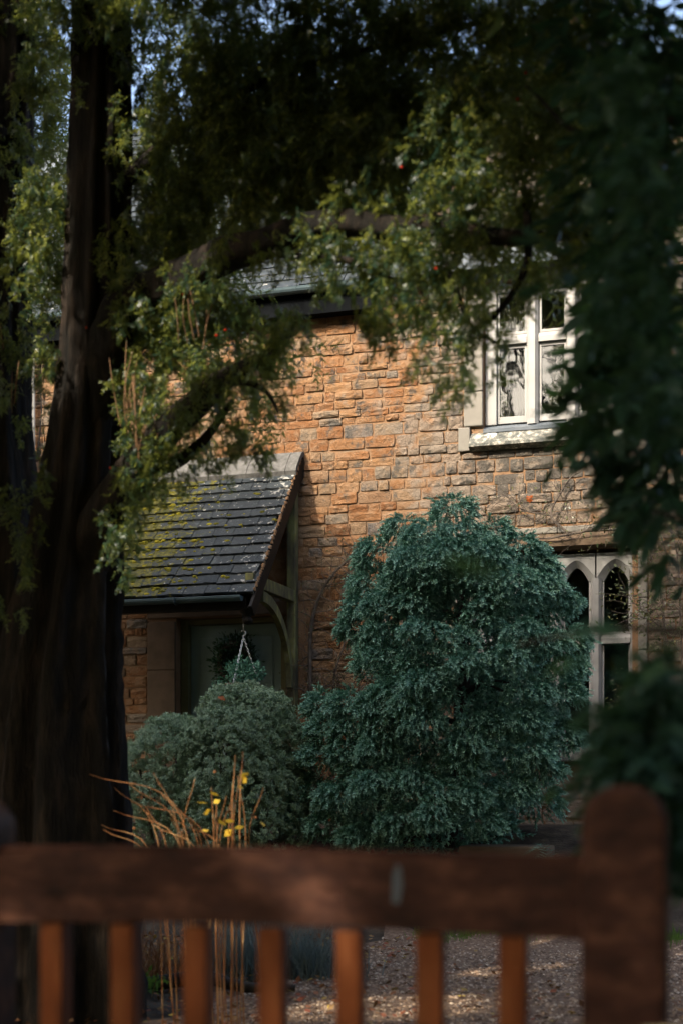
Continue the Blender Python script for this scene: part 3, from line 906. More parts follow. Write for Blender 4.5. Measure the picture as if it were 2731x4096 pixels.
def fluted(ctrl, rad, seg=26, n=10, amp=.16, seed=0, parts=5):
    """trunk or limb with ridged bark: radius varies round and along"""
    pts = curve_pts(ctrl, n); m = len(pts)
    rr = np.interp(np.linspace(0,1,m), np.linspace(0,1,len(rad)), rad)
    rs = np.random.default_rng(seed); ph = rs.uniform(0,6.28,6); V = []; Fc = []
    ref = Vector((.2,1,.1))
    for i, p in enumerate(pts):
        t = (pts[min(i+1,m-1)] - pts[max(i-1,0)]).normalized(); a = t.cross(ref).normalized(); b = t.cross(a)
        for k in range(seg):
            an = 2*math.pi*k/seg; s = i/m*6
            f = 1 + amp*(.6*math.sin(parts*an+ph[0]+.35*s) + .4*math.sin((parts+4)*an+ph[1]-.5*s) + .35*math.sin(3*an+ph[2]+s)) + rs.normal(0,.02)
            V.append((p + (a*math.cos(an)+b*math.sin(an))*rr[i]*f)[:])
    for i in range(m-1):
        for k in range(seg):
            Fc.append((i*seg+k, (i+1)*seg+k, (i+1)*seg+(k+1)%seg, i*seg+(k+1)%seg))
    return np.array(V), np.array(Fc)

# ================================================================== yew tree
yew = thing('yew_tree', (-3.95, 7.1, 0), 'big dark yew tree with ridged trunk whose crown hangs across the top', 'tree')
trunk_p = cat([fluted([(-3.86,7.15,-.15),(-3.83,7.12,.9),(-3.80,7.1,1.8),(-3.68,7.05,2.6),(-3.56,7.0,3.5),(-3.52,7.0,4.5),(-3.50,7.0,5.6),(-3.45,6.9,7.4)], [.50,.40,.33,.24,.17,.155,.14,.09], 54, 12, .20, 3, 9),
    fluted([(-4.22,7.3,-.15),(-4.25,7.3,1.0),(-4.28,7.32,2.2),(-4.34,7.35,3.4),(-4.33,7.4,4.6),(-4.25,7.4,6.2)], [.48,.36,.28,.17,.14,.09], 48, 12, .20, 5, 8),
    fluted([(-4.6,7.5,-.15),(-4.62,7.5,1.6),(-4.72,7.6,3.2),(-4.8,7.7,5.0),(-4.9,7.8,7.0)], [.42,.32,.22,.16,.1], 24, 8, .15, 8)])
link('trunk', mesh_np('trunk', *trunk_p, True), M['bark'], yew)
def limb(ctrl, rad, seed, n=9, seg=14, amp=.10, name='limb'):
    return link(name, mesh_np(name, *fluted(ctrl, rad, seg, n, amp, seed, 4), True), M['bark'], yew)
limb([(-3.55,7.0,3.3),(-3.29,6.85,3.79),(-3.06,6.75,3.84),(-2.79,6.62,3.86),(-2.58,6.52,3.89),(-2.37,6.42,3.87),(-2.1,6.3,3.88),(-1.86,6.2,3.84),(-1.63,6.1,3.75),(-1.41,6.0,3.7),(-1.03,5.8,3.53),(-0.5,5.5,3.4)], [.165,.115,.095,.085,.08,.07,.066,.058,.052,.042,.03,.012], 21, amp=.16)
limb([(-3.62,7.0,2.5),(-3.28,6.85,2.88),(-3.12,6.75,3.0),(-2.97,6.68,3.1),(-2.77,6.6,3.2),(-2.65,6.58,3.28),(-2.48,6.55,3.34),(-2.3,6.5,3.4),(-2.22,6.5,3.52)], [.165,.11,.088,.078,.068,.056,.042,.026,.008], 22, amp=.16)
limb([(-2.65,6.58,3.28),(-2.48,6.5,3.25),(-2.35,6.45,3.18),(-2.27,6.4,3.06)], [.022,.017,.012,.005], 33, name='branch')
limb([(-2.37,6.42,3.87),(-2.13,6.3,3.75),(-1.86,6.2,3.67),(-1.63,6.1,3.53)], [.026,.02,.015,.006], 34, name='branch')
limb([(-3.22,6.85,2.95),(-3.0,6.8,2.95),(-2.80,6.75,3.05),(-2.62,6.7,3.22)], [.045,.035,.025,.012], 23)
limb([(-3.5,7.0,4.45),(-3.0,6.9,4.72),(-2.5,6.7,4.80),(-1.9,6.4,4.72),(-1.2,6.0,4.55)], [.05,.03,.022,.016,.01], 24, name='branch')
limb([(-3.5,7.0,5.7),(-2.8,6.8,6.1),(-2.0,6.3,6.1),(-1.0,5.6,5.7),(.2,4.8,5.4)], [.10,.08,.06,.045,.02], 25)
limb([(-3.5,6.95,5.5),(-3.3,5.9,6.4),(-3.0,4.5,7.0),(-2.6,3.2,7.2)], [.11,.09,.06,.03], 26)
limb([(-4.3,7.3,5.0),(-5.2,6.4,6.0),(-6.2,5.0,6.8)], [.10,.08,.03], 27)
limb([(-3.47,6.95,6.6),(-2.6,6.6,7.6),(-1.6,6.2,8.3)], [.09,.06,.03], 28)
limb([(-1.45,6.1,3.8),(-1.33,5.95,3.45),(-1.22,5.85,3.2),(-1.10,5.8,3.10)], [.02,.014,.01,.006], 29, name='branch')
limb([(-1.0,5.9,3.75),(-.98,5.8,3.42),(-1.10,5.78,3.22),(-1.25,5.8,3.13)], [.02,.016,.012,.008], 31, name='branch')
YEW = [(-4.66,8,6.11,0.12,0.24,1),(-4.63,8,5.44,0.13,0.42,1),(-4.42,7.6,4.76,0.09,0.27,1),(-4.2,7.6,4.68,0.15,0.26,1),(-4.18,7.6,4.32,0.14,0.26,1),(-4.34,8,5.32,0.13,0.21,0.7),(-4.53,8,6.17,0.16,0.12,0.6),(-4.26,7.8,5.43,0.12,0.12,0.5),(-4.53,7.8,4.26,0.09,0.36,1),(-4.4,7.6,3.76,0.07,0.29,0.8),(-4.02,7.4,3.57,0.06,0.34,0.9),(-3.95,7.3,3.04,0.04,0.25,0.7),(-4.41,7.8,3.58,0.05,0.27,0.6),(-3.33,7,5.1,0.13,0.16,0.5),(-3.28,7,4.74,0.16,0.23,1),(-3.34,7.2,4.48,0.13,0.29,1),(-3.34,7.2,4.14,0.12,0.21,1),(-3.12,7,5.35,0.23,0.15,0.8),(-2.91,6.8,4.94,0.22,0.22,1.1),(-2.91,6.8,4.58,0.19,0.26,1.2),(-2.99,6.8,4.28,0.15,0.23,1.3),(-2.52,6.6,5.03,0.25,0.18,1),(-2.48,6.6,4.7,0.25,0.25,1.2),(-2.52,6.6,4.36,0.23,0.23,1.3),(-2.22,6.5,4.38,0.2,0.26,1.1),(-2.13,6.5,4.08,0.18,0.15,1.2),(-2.34,6.6,4.14,0.11,0.11,1),(-2.05,6.4,4.69,0.23,0.27,1.1),(-1.82,6.4,4.77,0.23,0.19,1),(-1.79,6.3,4.3,0.19,0.27,1.2),(-1.83,6.3,4.02,0.17,0.17,1.3),(-1.58,6.3,4.53,0.22,0.22,1.1),(-1.54,6.2,4.16,0.16,0.2,1.2),(-1.35,6,3.86,0.15,0.19,1.2),(-1.32,6.1,4.24,0.2,0.24,1.2),(-1.3,6.2,4.59,0.24,0.18,1.1),(-1.14,6,3.93,0.14,0.2,1.1),(-1.07,6,4.32,0.21,0.23,1.2),(-1.05,6,3.66,0.17,0.13,1.0),(-0.91,5.8,3.95,0.18,0.22,1.2),(-1.6,6.2,3.87,0.16,0.12,1.2),(-1.26,6,3.64,0.15,0.11,1.2),(-1.9,6.2,3.69,0.14,0.08,0.8),(-1.99,6.2,3.62,0.08,0.05,0.6),(-1.67,6.1,3.61,0.18,0.12,1.1),(-1.45,6,3.59,0.15,0.13,1.2),(-1.49,6,3.38,0.18,0.12,1.1),(-1.66,6,3.36,0.1,0.1,1.1),(-1.64,6,3.26,0.05,0.04,0.8),(-1.33,5.9,3.43,0.11,0.11,1.1),(-1.39,5.9,3.21,0.11,0.08,0.8),(-1.39,5.9,3.08,0.09,0.09,0.9),(-1.3,5.9,2.98,0.07,0.09,1),(-1.2,5.8,3.2,0.09,0.09,0.7),(-1.03,5.8,3.38,0.16,0.06,0.7),(-0.89,5.7,3.3,0.14,0.07,0.6),(-0.81,5.6,3.41,0.15,0.12,1),(-1.14,5.8,3.09,0.06,0.04,0.6),(-3.02,7,4.08,0.15,0.12,1),(-2.9,7,4.34,0.06,0.18,0.9),(-2.81,6.9,3.82,0.17,0.1,0.9),(-3.07,7,3.81,0.14,0.15,1.1),(-2.71,6.9,3.72,0.14,0.12,1.1),(-2.48,6.8,3.62,0.11,0.13,1.2),(-2.43,6.8,3.44,0.08,0.08,1.1),(-2.6,6.8,3.45,0.14,0.12,0.8),(-2.91,6.9,3.58,0.18,0.15,0.8),(-3.17,7,3.58,0.1,0.18,1),(-2.7,6.8,3.26,0.14,0.11,1.1),(-2.53,6.8,3.22,0.06,0.07,0.8),(-2.82,6.8,3.11,0.14,0.11,0.9),(-2.56,6.7,3.02,0.1,0.06,0.7),(-2.45,6.7,2.97,0.06,0.06,0.9),(-2.7,6.7,2.92,0.14,0.05,0.5),(-2.89,6.7,2.92,0.1,0.08,0.8),(-2.94,6.7,2.83,0.1,0.07,0.6),(-3.23,6.8,3.42,0.07,0.17,0.9),(-3.23,6.8,3.16,0.07,0.12,0.8),(-3.26,6.8,2.71,0.04,0.15,0.7),(-3.27,6.8,2.46,0.04,0.12,0.8),(-3.17,6.9,3.3,0.07,0.15,1),(-3.13,6.8,2.82,0.07,0.1,0.8),(-0.72,5.6,3.64,0.14,0.2,1.2),(-0.75,5.7,4.1,0.17,0.22,1.2),(-0.75,5.7,4.34,0.19,0.12,1.1),(-0.53,5.5,4.1,0.18,0.18,1.2),(-0.52,5.4,3.72,0.16,0.19,1.2),(-0.37,5.4,3.86,0.09,0.23,1.2),(-0.53,5.4,3.4,0.16,0.16,1.2),(-0.37,5.3,3.42,0.1,0.21,1.2),(-0.6,5.4,3.18,0.13,0.13,1),(-0.41,5.3,3.06,0.12,0.16,1.2),(-0.51,5.3,2.85,0.11,0.13,1),(-0.37,5.3,2.74,0.08,0.18,1.1),(-1.07,6,4.53,0.15,0.11,1.1),(-1.54,6.2,4.73,0.18,0.12,1.1),(-2.14,6.4,4.9,0.18,0.13,1),(-3.28,6.9,5.28,0.11,0.15,0.9),(-2.78,6.9,4.74,0.22,0.22,1.2),(-2.49,6.9,4.61,0.21,0.21,1.2),(-2.87,7,4.48,0.14,0.14,1.1),(-2.36,6.8,4.86,0.21,0.21,1.1),(-2.06,6.7,4.6,0.18,0.2,1.2),(-1.98,6.6,4.29,0.18,0.15,1.2),(-2.78,6.9,5.06,0.22,0.19,1.1),(-1.74,6.5,4.54,0.19,0.19,1.1),(-1.5,6.4,4.3,0.16,0.18,1.1),(-2.24,6.7,4.28,0.18,0.14,1.2),(-3.25,7.1,4.95,0.13,0.18,1),(-3.22,7.1,4.61,0.13,0.18,1),(-3.27,7.1,4.24,0.11,0.15,1),(-4.59,7.9,5.72,0.12,0.24,1),(-4.41,7.8,5.0,0.12,0.24,1),(-4.44,7.7,4.48,0.1,0.26,1),(-3.56,6.7,5.06,0.07,0.3,0.3),(-3.21,6.8,3.94,0.15,0.18,1.2),(-3.06,6.8,3.83,0.14,0.14,1.2),(-3.13,6.75,3.69,0.13,0.14,1.2),(-2.99,6.8,3.91,0.15,0.12,0.7),(-2.82,6.75,3.66,0.14,0.12,0.8),(-3.16,6.75,3.55,0.12,0.14,1.1),(-2.99,6.7,3.57,0.12,0.12,1.1),(-3.16,6.65,3.26,0.08,0.17,1),(-3.09,6.65,3.07,0.08,0.12,1),(-3.14,6.65,2.9,0.07,0.12,0.9),(-3.02,6.65,2.93,0.08,0.1,0.9),(-3.16,6.65,2.72,0.05,0.12,0.9),(-3.19,6.65,2.54,0.06,0.15,0.9),(-2.89,6.7,3.38,0.13,0.11,0.6),(-2.97,6.7,3.25,0.1,0.12,0.9),(-2.7,6.7,3.36,0.11,0.09,0.6),(-3.81,6.9,4.08,0.1,0.23,1.2),(-3.8,6.9,4.41,0.12,0.23,1.2),(-3.96,7,4.28,0.09,0.27,1.1),(-3.72,6.8,3.55,0.06,0.16,1),(-4.01,7,3.8,0.09,0.21,1.1),(-4.04,7,3.47,0.07,0.22,0.9),(-3.79,6.7,2.79,0.08,0.29,0.7),(-3.78,6.6,2.32,0.07,0.3,0.5),(-3.28,6.8,4.13,0.07,0.15,1),(-4.07,7.2,5.3,0.11,0.16,0.7),(-4.18,7.2,4.95,0.08,0.24,1),(-3.83,7.1,5.07,0.08,0.16,0.6),(-2.39,6.5,4.09,0.13,0.1,1),(-2.56,6.7,4.01,0.09,0.07,0.7),(-2.91,6.8,4.13,0.12,0.11,1),(-4.24,7.4,5.83,0.17,0.14,1.2),(-4.02,7.3,5.64,0.17,0.17,0.9),(-4.24,7.5,5.65,0.17,0.17,0.9),(-3.99,7.3,5.31,0.13,0.17,0.9),(-1.35,6,4.63,0.15,0.08,1.1),(-1.1,5.9,4.54,0.14,0.07,1.1),(-0.89,5.8,4.43,0.14,0.09,1.1),(-1.75,6.3,4.85,0.17,0.08,1),(-0.83,5.9,3.93,0.14,0.16,1.2),(-0.94,5.9,3.77,0.14,0.14,1.2),(-1.18,6.1,3.8,0.13,0.11,1.1),(-0.74,5.6,3.4,0.12,0.1,1),(-1.2,5.9,3.45,0.11,0.08,0.9),(-3.2,6.7,3.64,0.07,0.05,0.8),(-3.03,6.6,3.68,0.07,0.07,0.8),(-2.82,6.5,3.77,0.07,0.05,0.8),(-2.64,6.45,3.74,0.06,0.06,0.8),(-2.49,6.35,3.79,0.07,0.06,0.8),(-2.25,6.25,3.74,0.06,0.05,0.8),(-2.04,6.15,3.79,0.05,0.06,0.8),(-1.88,6.05,3.71,0.06,0.06,0.8),(-1.71,5.98,3.63,0.07,0.04,0.8),(-1.52,5.9,3.58,0.04,0.05,0.8),(-1.32,5.85,3.6,0.07,0.06,0.8),(-1.18,5.75,3.48,0.06,0.06,0.8),(-3.18,6.7,2.86,0.06,0.07,0.8),(-2.98,6.6,2.98,0.08,0.05,0.8),(-2.87,6.55,3.12,0.05,0.05,0.8),(-2.73,6.5,3.18,0.06,0.06,0.8),(-2.59,6.45,3.21,0.06,0.06,0.8),(-2.47,6.42,3.25,0.06,0.06,0.8),(-2.35,6.4,3.31,0.07,0.05,0.8),(-2.22,6.4,3.39,0.07,0.05,0.8),(-2.21,6.4,3.46,0.07,0.05,0.8),(-2.3,6.4,3.22,0.07,0.06,0.8),(-3.56,6.76,5.4,0.14,0.1,1.2),(-3.34,6.69,5.32,0.14,0.1,1.2),(-3.12,6.62,5.25,0.13,0.1,1.2),(-2.91,6.55,5.2,0.13,0.09,1.2),(-2.71,6.49,5.14,0.13,0.09,1.2),(-2.51,6.42,5.02,0.12,0.09,1.2),(-2.32,6.35,4.95,0.12,0.09,1.2),(-2.13,6.28,4.93,0.12,0.08,1.2),(-1.95,6.22,4.84,0.12,0.08,1.2),(-1.78,6.15,4.81,0.12,0.08,1.2),(-1.61,6.08,4.7,0.11,0.08,1.2),(-1.44,6.01,4.67,0.1,0.08,1.2),(-1.28,5.95,4.62,0.1,0.07,1.2),(-1.13,5.88,4.53,0.1,0.07,1.2),(-0.98,5.81,4.46,0.1,0.07,1.2),(-0.84,5.74,4.4,0.1,0.07,1.2),(-0.7,5.68,4.38,0.09,0.07,1.2),(-0.56,5.61,4.33,0.09,0.06,1.2)]
T1 = sprig(11, .065, .023, .0125, 62, True, 3, .3)
T2 = sprig(11, .058, .021, .0125, 70, False, 4, .35)
T3 = sprig(6, .30, .11, .050, 60, False, 6, .2)
T4 = sprig(10, .24, .075, .034, 62, False, 9, .2)
parts = []; inner = []
for (x, y, z, rx, rz, k) in YEW:
    ry = max(.14, (rx+rz)*.5); C = np.array([x, y, z])
    # tassels: short hanging strings of sprays inside the clump
    n = max(5, int(k*rx*rz*(900 if z > 4.0 else 720)))
    B = in_ball(n)*np.array([rx, ry, rz]) + C + np.array([0,0,.06])
    P = []; D = []
    for j in range(n):
        o_ = (B[j]-C)/np.array([rx,ry,rz])
        d = np.array([o_[0]*.28, -.05+o_[1]*.2, -1.0]) + rng.normal(0,.22,3); d /= np.linalg.norm(d)
        L = rng.uniform(.05,.19); m_ = int(L*150)+3
        tt = rng.random(m_)
        pts = B[j] + d*(tt*L)[:,None] + rng.normal(0,1,(m_,3))*(.020*(1-.55*tt))[:,None]
        P.append(pts); D.append(d*.75 + rng.normal(0,.5,(m_,3)))
    P = np.concatenate(P); D = np.concatenate(D); h = len(P)//2; S = rng.uniform(.65,1.15,len(P))
    parts.append(scatter(*T1, P[:h], D[:h], S[:h])); parts.append(scatter(*T2, P[h:], D[h:], S[h:]))
    if k >= 1 and rx > .1:       # deeper foliage behind the outer tassels
        m_ = int(rx*rz*(2400 if z > 4.1 else 1300))
        Q = in_ball(m_)*np.array([rx*1.0, .35, rz*1.0]) + C + np.array([0,.55,.08])
        inner.append(scatter(*T4, Q, rng.normal(0,.45,(m_,3))+np.array([0,0,-.8]), rng.uniform(.6,1.0,m_)))
crown = link('crown', mesh_np('crown', *cat(parts)), M['yew'], yew); setp(crown, kind='stuff')
setp(link('inner_crown', mesh_np('inner_crown', *cat(inner)), M['yew'], yew), kind='stuff')
# the crown overhead, above the frame, with holes cut to light chosen spots
SUNV = np.array(sun_dir)
SUN_HOLES = [((-0.57,4.2,2.45),0.1),((-0.55,4.0,2.25),0.09),((-0.46,4.0,2.29),0.08),((-3.8,6.9,4.39),0.12),((-3.81,6.9,4.04),0.13),((-3.72,6.85,3.59),0.1),((-3.14,6.6,3.33),0.12),((-3.11,6.6,3.08),0.12),((-2.9,6.65,3.5),0.12),((-2.7,6.7,3.62),0.12),((-2.56,6.7,3.42),0.09),((-3.22,6.95,4.69),0.08),((-1.95,6.2,3.71),0.11),((-1.65,6.1,3.57),0.13),((-1.49,6.0,3.44),0.1),((-1.39,6.0,3.92),0.11),((-1.29,6.0,3.81),0.11),((-3.2,6.65,2.43),0.1),((-1.31,5.9,3.04),0.09),((-2.94,6.8,5.1),0.07),((-2.75,6.4,1.15),0.25),((-2.55,6.4,1.2),0.2),((-2.95,6.4,1.05),0.2)]      # spots lit by shafts cut through the unseen crowns
MIRROR = np.array([-.19,-1.0,.31]); MIRROR /= np.linalg.norm(MIRROR)  # corridor cut through the unseen crowns so the panes reflect sky
def in_mirror_cut(c):
    w_ = np.array(c) - np.array([-2.5,15.3,5.8]); t_ = w_ @ MIRROR
    return bool(np.linalg.norm(w_ - MIRROR*t_) < 1.25)
def cut_sun_holes(B, D, L):
    """leave out the sprays that would block one of the cut light shafts"""
    keep = np.ones(len(B), bool); E = B + D/np.linalg.norm(D,axis=1,keepdims=True)*L
    for g_, r_ in SUN_HOLES:
        for Q in (B, (B+E)/2, E):
            w_ = Q - np.array(g_); t_ = w_ @ SUNV
            keep &= ~((t_ > .7) & (np.linalg.norm(w_ - t_[:,None]*SUNV, axis=1) < r_ + .095))
    return keep
def cloud(cens, n, rad, T, smin, smax):
    pp = []
    for c in cens:
        B = in_ball(n)*np.array(rad) + np.array(c)
        D = rng.normal(0,.55,(n,3)) + np.array([0,0,-.8])
        k_ = cut_sun_holes(B, D, .35*smin)
        if k_.any(): pp.append(scatter(*T, B[k_], D[k_], rng.uniform(smin,smax,k_.sum())))
    return cat(pp)
P = []
tries = 0
while len(P) < 760 and tries < 90000:
    tries += 1
    x, y, z = random.uniform(-9.5,3), random.uniform(-1.5,8.3), random.uniform(4.0,11.5)
    dpt = y*.956 - x*.292
    if z - .65 < 1.25 + .575*max(dpt,.5): continue
    if ((x+3.6)/6.0)**2 + ((y-4.7)/5.8)**2 + ((z-6.3)/5.2)**2 > 1: continue
    if z > 3.75 + .8*(15.3-y) or in_mirror_cut((x,y,z)): continue  # crown top trimmed so its shadow ends partway up the wall
    P.append((x,y,z))
setp(link('upper_crown', mesh_np('upper_crown', *cloud(P, 85, (.7,.7,.45), T3, 1.0, 1.6)), M['yew'], yew), kind='stuff')
# evergreen added out of frame at left to shade porch and house foot
ev = thing('shade_tree', (-8.6, 6.2, 0), 'added unseen evergreen outside the left edge, put there to shade the porch', 'tree')
link('trunk', mesh_np('trunk', *fluted([(-8.6,6.2,-.1),(-8.6,6.2,3),(-8.5,6.2,6),(-8.5,6.2,9)], [.35,.28,.2,.06], 18, 6, .12, 91), True), M['bark'], ev)
P = []
tries = 0
while len(P) < 520 and tries < 60000:
    tries += 1
    x, y, z = random.uniform(-16,-4.4), random.uniform(3.0,8.6), random.uniform(2.2,11.5)
    if x > -2.4 - .36*y*1.12 - .5: continue
    if ((x+9.8)/5.8)**2 + ((y-6.2)/3.4)**2 + ((z-6.6)/5.0)**2 > 1 or z > 4.0 + .8*(15.3-y): continue
    if in_mirror_cut((x,y,z)): continue
    P.append((x,y,z))
setp(link('crown', mesh_np('crown', *cloud(P, 80, (.8,.8,.55), T3, 1.2, 1.9)), M['yew'], ev), kind='stuff')
# added unseen hedge behind the viewer, blocks low sky light
hg = thing('shade_hedge', (-2, -4.5, 0), 'added unseen evergreen hedge behind the viewer and to the right', 'shade_hedge')
P = [(random.uniform(-16,9), random.uniform(-6.0,-4.2), random.uniform(.2,10.5)) for k in range(760)] + [(random.uniform(4.5,6.5), random.uniform(-4,9), random.uniform(.2,9.0)) for k in range(330)]
setp(link('foliage', mesh_np('foliage', *cloud(P, 30, (.75,.6,.6), T3, 1.8, 2.8)), M['yew'], hg), kind='stuff')
# pale upright shoots on the trunk and the lower limb
sh = MB()
for (xc, yc, z0, z1, n) in ((-3.20,6.66,2.95,3.5,8),(-2.72,6.45,3.3,3.7,6),(-4.0,6.9,3.3,4.2,4),(-3.05,6.6,2.8,3.2,4)):
    for k in range(n):
        a = Vector((xc+random.gauss(0,.06), yc+random.uniform(-.08,.05), z0+random.uniform(0,(z1-z0)*.5)))
        h = random.uniform(.15,.42); w1 = random.uniform(-.03,.03)
        sh.tube(curve_pts([a, a+Vector((w1*.9,-.02,h*.5)), a+Vector((w1*2.2+random.gauss(0,.02),-.03,h))], 4), [random.uniform(.0013,.0028)]*8+[.001], 5, False)
setp(sh.build('shoots', M['shoot'], yew), kind='stuff')
ico = bmesh.new(); bmesh.ops.create_icosphere(ico, subdivisions=1, radius=.0075); bme = bpy.data.meshes.new('berry'); ico.to_mesh(bme); ico.free(); bme.materials.append(M['red'])
for p in ((-2.34,6.45,4.13),(-3.48,6.78,3.70),(-1.55,5.95,3.95),(-2.62,6.6,3.55),(-2.66,6.58,3.52),(-3.30,6.7,2.93),(-1.35,5.75,3.42),(-1.0,5.7,4.05),(-.95,5.6,4.1),(-2.85,6.6,3.75)):
    o = bpy.data.objects.new('berry', bme); COL.objects.link(o); place(o, yew); o.location = p

# ================================================================== broad-leaved tree at the right, close to the gate
btree = thing('broadleaf_tree', (1.3, 4.4, 0), 'leafy broad-leaved tree leaning in dark and blurred from the right edge', 'tree')
link('trunk', mesh_np('trunk', *fluted([(1.25,4.5,-.1),(1.2,4.45,1.2),(1.05,4.4,2.4),(.9,4.4,3.6),(.7,4.5,5.2)], [.17,.14,.12,.10,.06], 16, 8, .08, 41), True), M['bark2'], btree)
def twig_branch(ctrl, r0):
    pts = curve_pts(ctrl, 6)
    return MB().tube(pts, list(np.linspace(r0, .004, len(pts))), 7).build('branch', M['bark2'], btree, True)
for c, r0 in (([(1.1,4.4,2.0),(.4,4.3,2.25),(-.2,4.15,2.3),(-.62,4.1,2.28)],.028), ([(1.0,4.4,2.9),(.3,4.3,2.9),(-.3,4.2,2.65),(-.62,4.2,2.5)],.026), ([(.9,4.4,3.4),(.2,4.4,3.4),(-.5,4.5,3.3),(-.8,4.7,3.6)],.026),
             ([(1.2,4.45,1.0),(.6,3.6,1.35),(0.0,3.0,1.4),(-.34,2.8,1.4)],.02), ([(.6,3.6,1.35),(.1,2.9,1.5),(-.25,2.65,1.55),(-.46,2.6,1.52)],.010), ([(1.1,4.4,1.8),(.4,3.8,1.95),(-.1,3.6,1.9),(-.3,3.6,1.95)],.016)):
    twig_branch(c, r0)
def leaflet_mesh():
    v = []; n = 5
    for i in range(n+1):
        t = i/n; w_ = .17*math.sin(math.pi*min(1,t**.8))*(1 if i not in (0,n) else 0)
        bend = -.16*t*t
        v += [(-w_, -.05*abs(w_)/.17+bend*.3, t), (0, bend*.3, t), (w_, -.05*abs(w_)/.17+bend*.3, t)]
    f = []
    for i in range(n):
        a = i*3; f += [(a,a+1,a+4,a+3),(a+1,a+2,a+5,a+4)]
    return np.array(v), np.array(f)
LV, LF = leaflet_mesh()
lme = mesh_np('leaf', LV, LF, True); lme.materials.append(M['broad'])
BROAD = [(-0.45,4.2,2.43,0.07,0.08,10),(-0.48,4.2,2.5,0.04,0.05,5),(-0.38,4.2,2.54,0.1,0.14,24),(-0.29,4.2,2.41,0.06,0.14,20),(-0.47,4,2.26,0.05,0.03,6),(-0.38,4,2.24,0.08,0.08,20),(-0.28,4,2.13,0.06,0.08,14),(-0.34,4.3,2.76,0.09,0.12,20),(-0.39,4.3,2.67,0.07,0.08,10),(-0.4,4.4,3.0,0.12,0.13,24),(-0.31,4.4,3.05,0.07,0.16,16),(-0.51,4.6,3.23,0.11,0.13,12),(-0.38,4.4,3.33,0.12,0.16,26),(-0.46,4.5,3.6,0.12,0.12,20),(-0.32,4.4,3.51,0.07,0.14,16),(-0.26,3.6,1.96,0.04,0.04,4),(-0.23,3.6,1.81,0.01,0.06,2),(-0.32,3.8,2.07,0.06,0.03,6),(-0.2,2.6,1.42,0.04,0.04,26),(-0.18,2.6,1.33,0.03,0.09,34),(-0.23,2.6,1.33,0.04,0.06,30),(-0.26,2.6,1.38,0.03,0.04,14),(-0.24,2.6,1.23,0.04,0.04,30),(-0.18,2.6,1.2,0.03,0.06,30),(-0.29,2.7,1.27,0.03,0.05,16),(-0.18,2.6,1.48,0.02,0.03,12),(-0.17,2.7,1.14,0.02,0.05,14),(-0.23,2.8,1.28,0.05,0.07,34),(-0.24,1.7,1.47,0.01,0.0,1),(-0.22,1.75,1.42,0.01,0.01,1),(-0.27,1.7,1.47,0.01,0.01,0.6),(-0.24,2.8,2.66,0.05,0.07,12),(-0.19,2.8,2.5,0.04,0.09,12),(-0.26,2.8,2.46,0.04,0.06,10),(-0.29,2.9,2.35,0.04,0.04,6),(-0.22,2.8,2.31,0.04,0.06,12),(-0.19,2.8,2.14,0.03,0.08,12),(-0.26,2.9,2.21,0.04,0.05,14),(-0.34,3,2.68,0.05,0.06,8),(-0.35,3.2,2.39,0.04,0.04,6),(-0.22,2.9,2.03,0.04,0.05,12),(-0.33,3.2,2.14,0.04,0.05,8)]
leaves = []
for (x, y, z, rx, rz, n) in BROAD:
    for k in range(max(1, int(n*1.9))):
        b = np.array([x,y,z]) + in_ball(1)[0]*np.array([rx*1.25, .22, rz*1.25])
        near = .5 if y < 3.2 else .85
        d = np.array([rng.normal(-.3,.5), rng.normal(-.1,.4), rng.normal(-.4,.35)]); d /= np.linalg.norm(d)
        nl = rng.integers(4,8)
        side = np.cross(d, np.array([0,0,1])); side /= np.linalg.norm(side)
        for q in range(nl):
            t = (q//2+1)*.042*near; s = 1 if q % 2 else -1
            dd = d*.75 + side*s*(.9 if q < nl-1 else 0) + rng.normal(0,.16,3) + np.array([0,0,-.12])
            leaves.append((b + d*t, dd, rng.uniform(.07,.115)*near))
# the largest in view are leaves of their own, the rest one mass
order = sorted(range(len(leaves)), key=lambda i: (0 if leaves[i][0][0] < -.42 and leaves[i][0][1] > 3.3 and leaves[i][0][2] < 2.75 else 1, -leaves[i][2]/leaves[i][0][1]))
own = set(order[:300])
rest = [l for i, l in enumerate(leaves) if i not in own]
for i in own:
    p, d, s = leaves[i]
    o = bpy.data.objects.new('leaf', lme); COL.objects.link(o); place(o, btree)
    o.location = p; q = Vector(d).to_track_quat('Z','Y'); e = q @ Euler((0,0,random.uniform(-.6,.6))).to_quaternion()
    o.rotation_euler = e.to_euler(); o.scale = (s,s,s)
fl = np.tile(np.array([0.,.3,1.]), (len(rest),1)) + rng.normal(0,.5,(len(rest),3))
parts = [scatter(LV, LF, np.array([l[0] for l in rest]), np.array([l[1] for l in rest]), [l[2] for l in rest], fl)]
# upper mass above the frame and outside it to the right
n = 5200
P = in_ball(n)*np.array([1.9,1.9,1.9]) + np.array([1.35,4.3,4.6])
keep = [i for i in range(n) if P[i][2] > 1.25+.60*(P[i][1]*.956-P[i][0]*.292) or P[i][0] > -.05 + (P[i][1]-3)*.02]
P = P[keep]
parts.append(scatter(LV, LF, P, rng.normal(0,.6,(len(P),3))+np.array([0,0,-.6]), rng.uniform(.10,.18,len(P))))
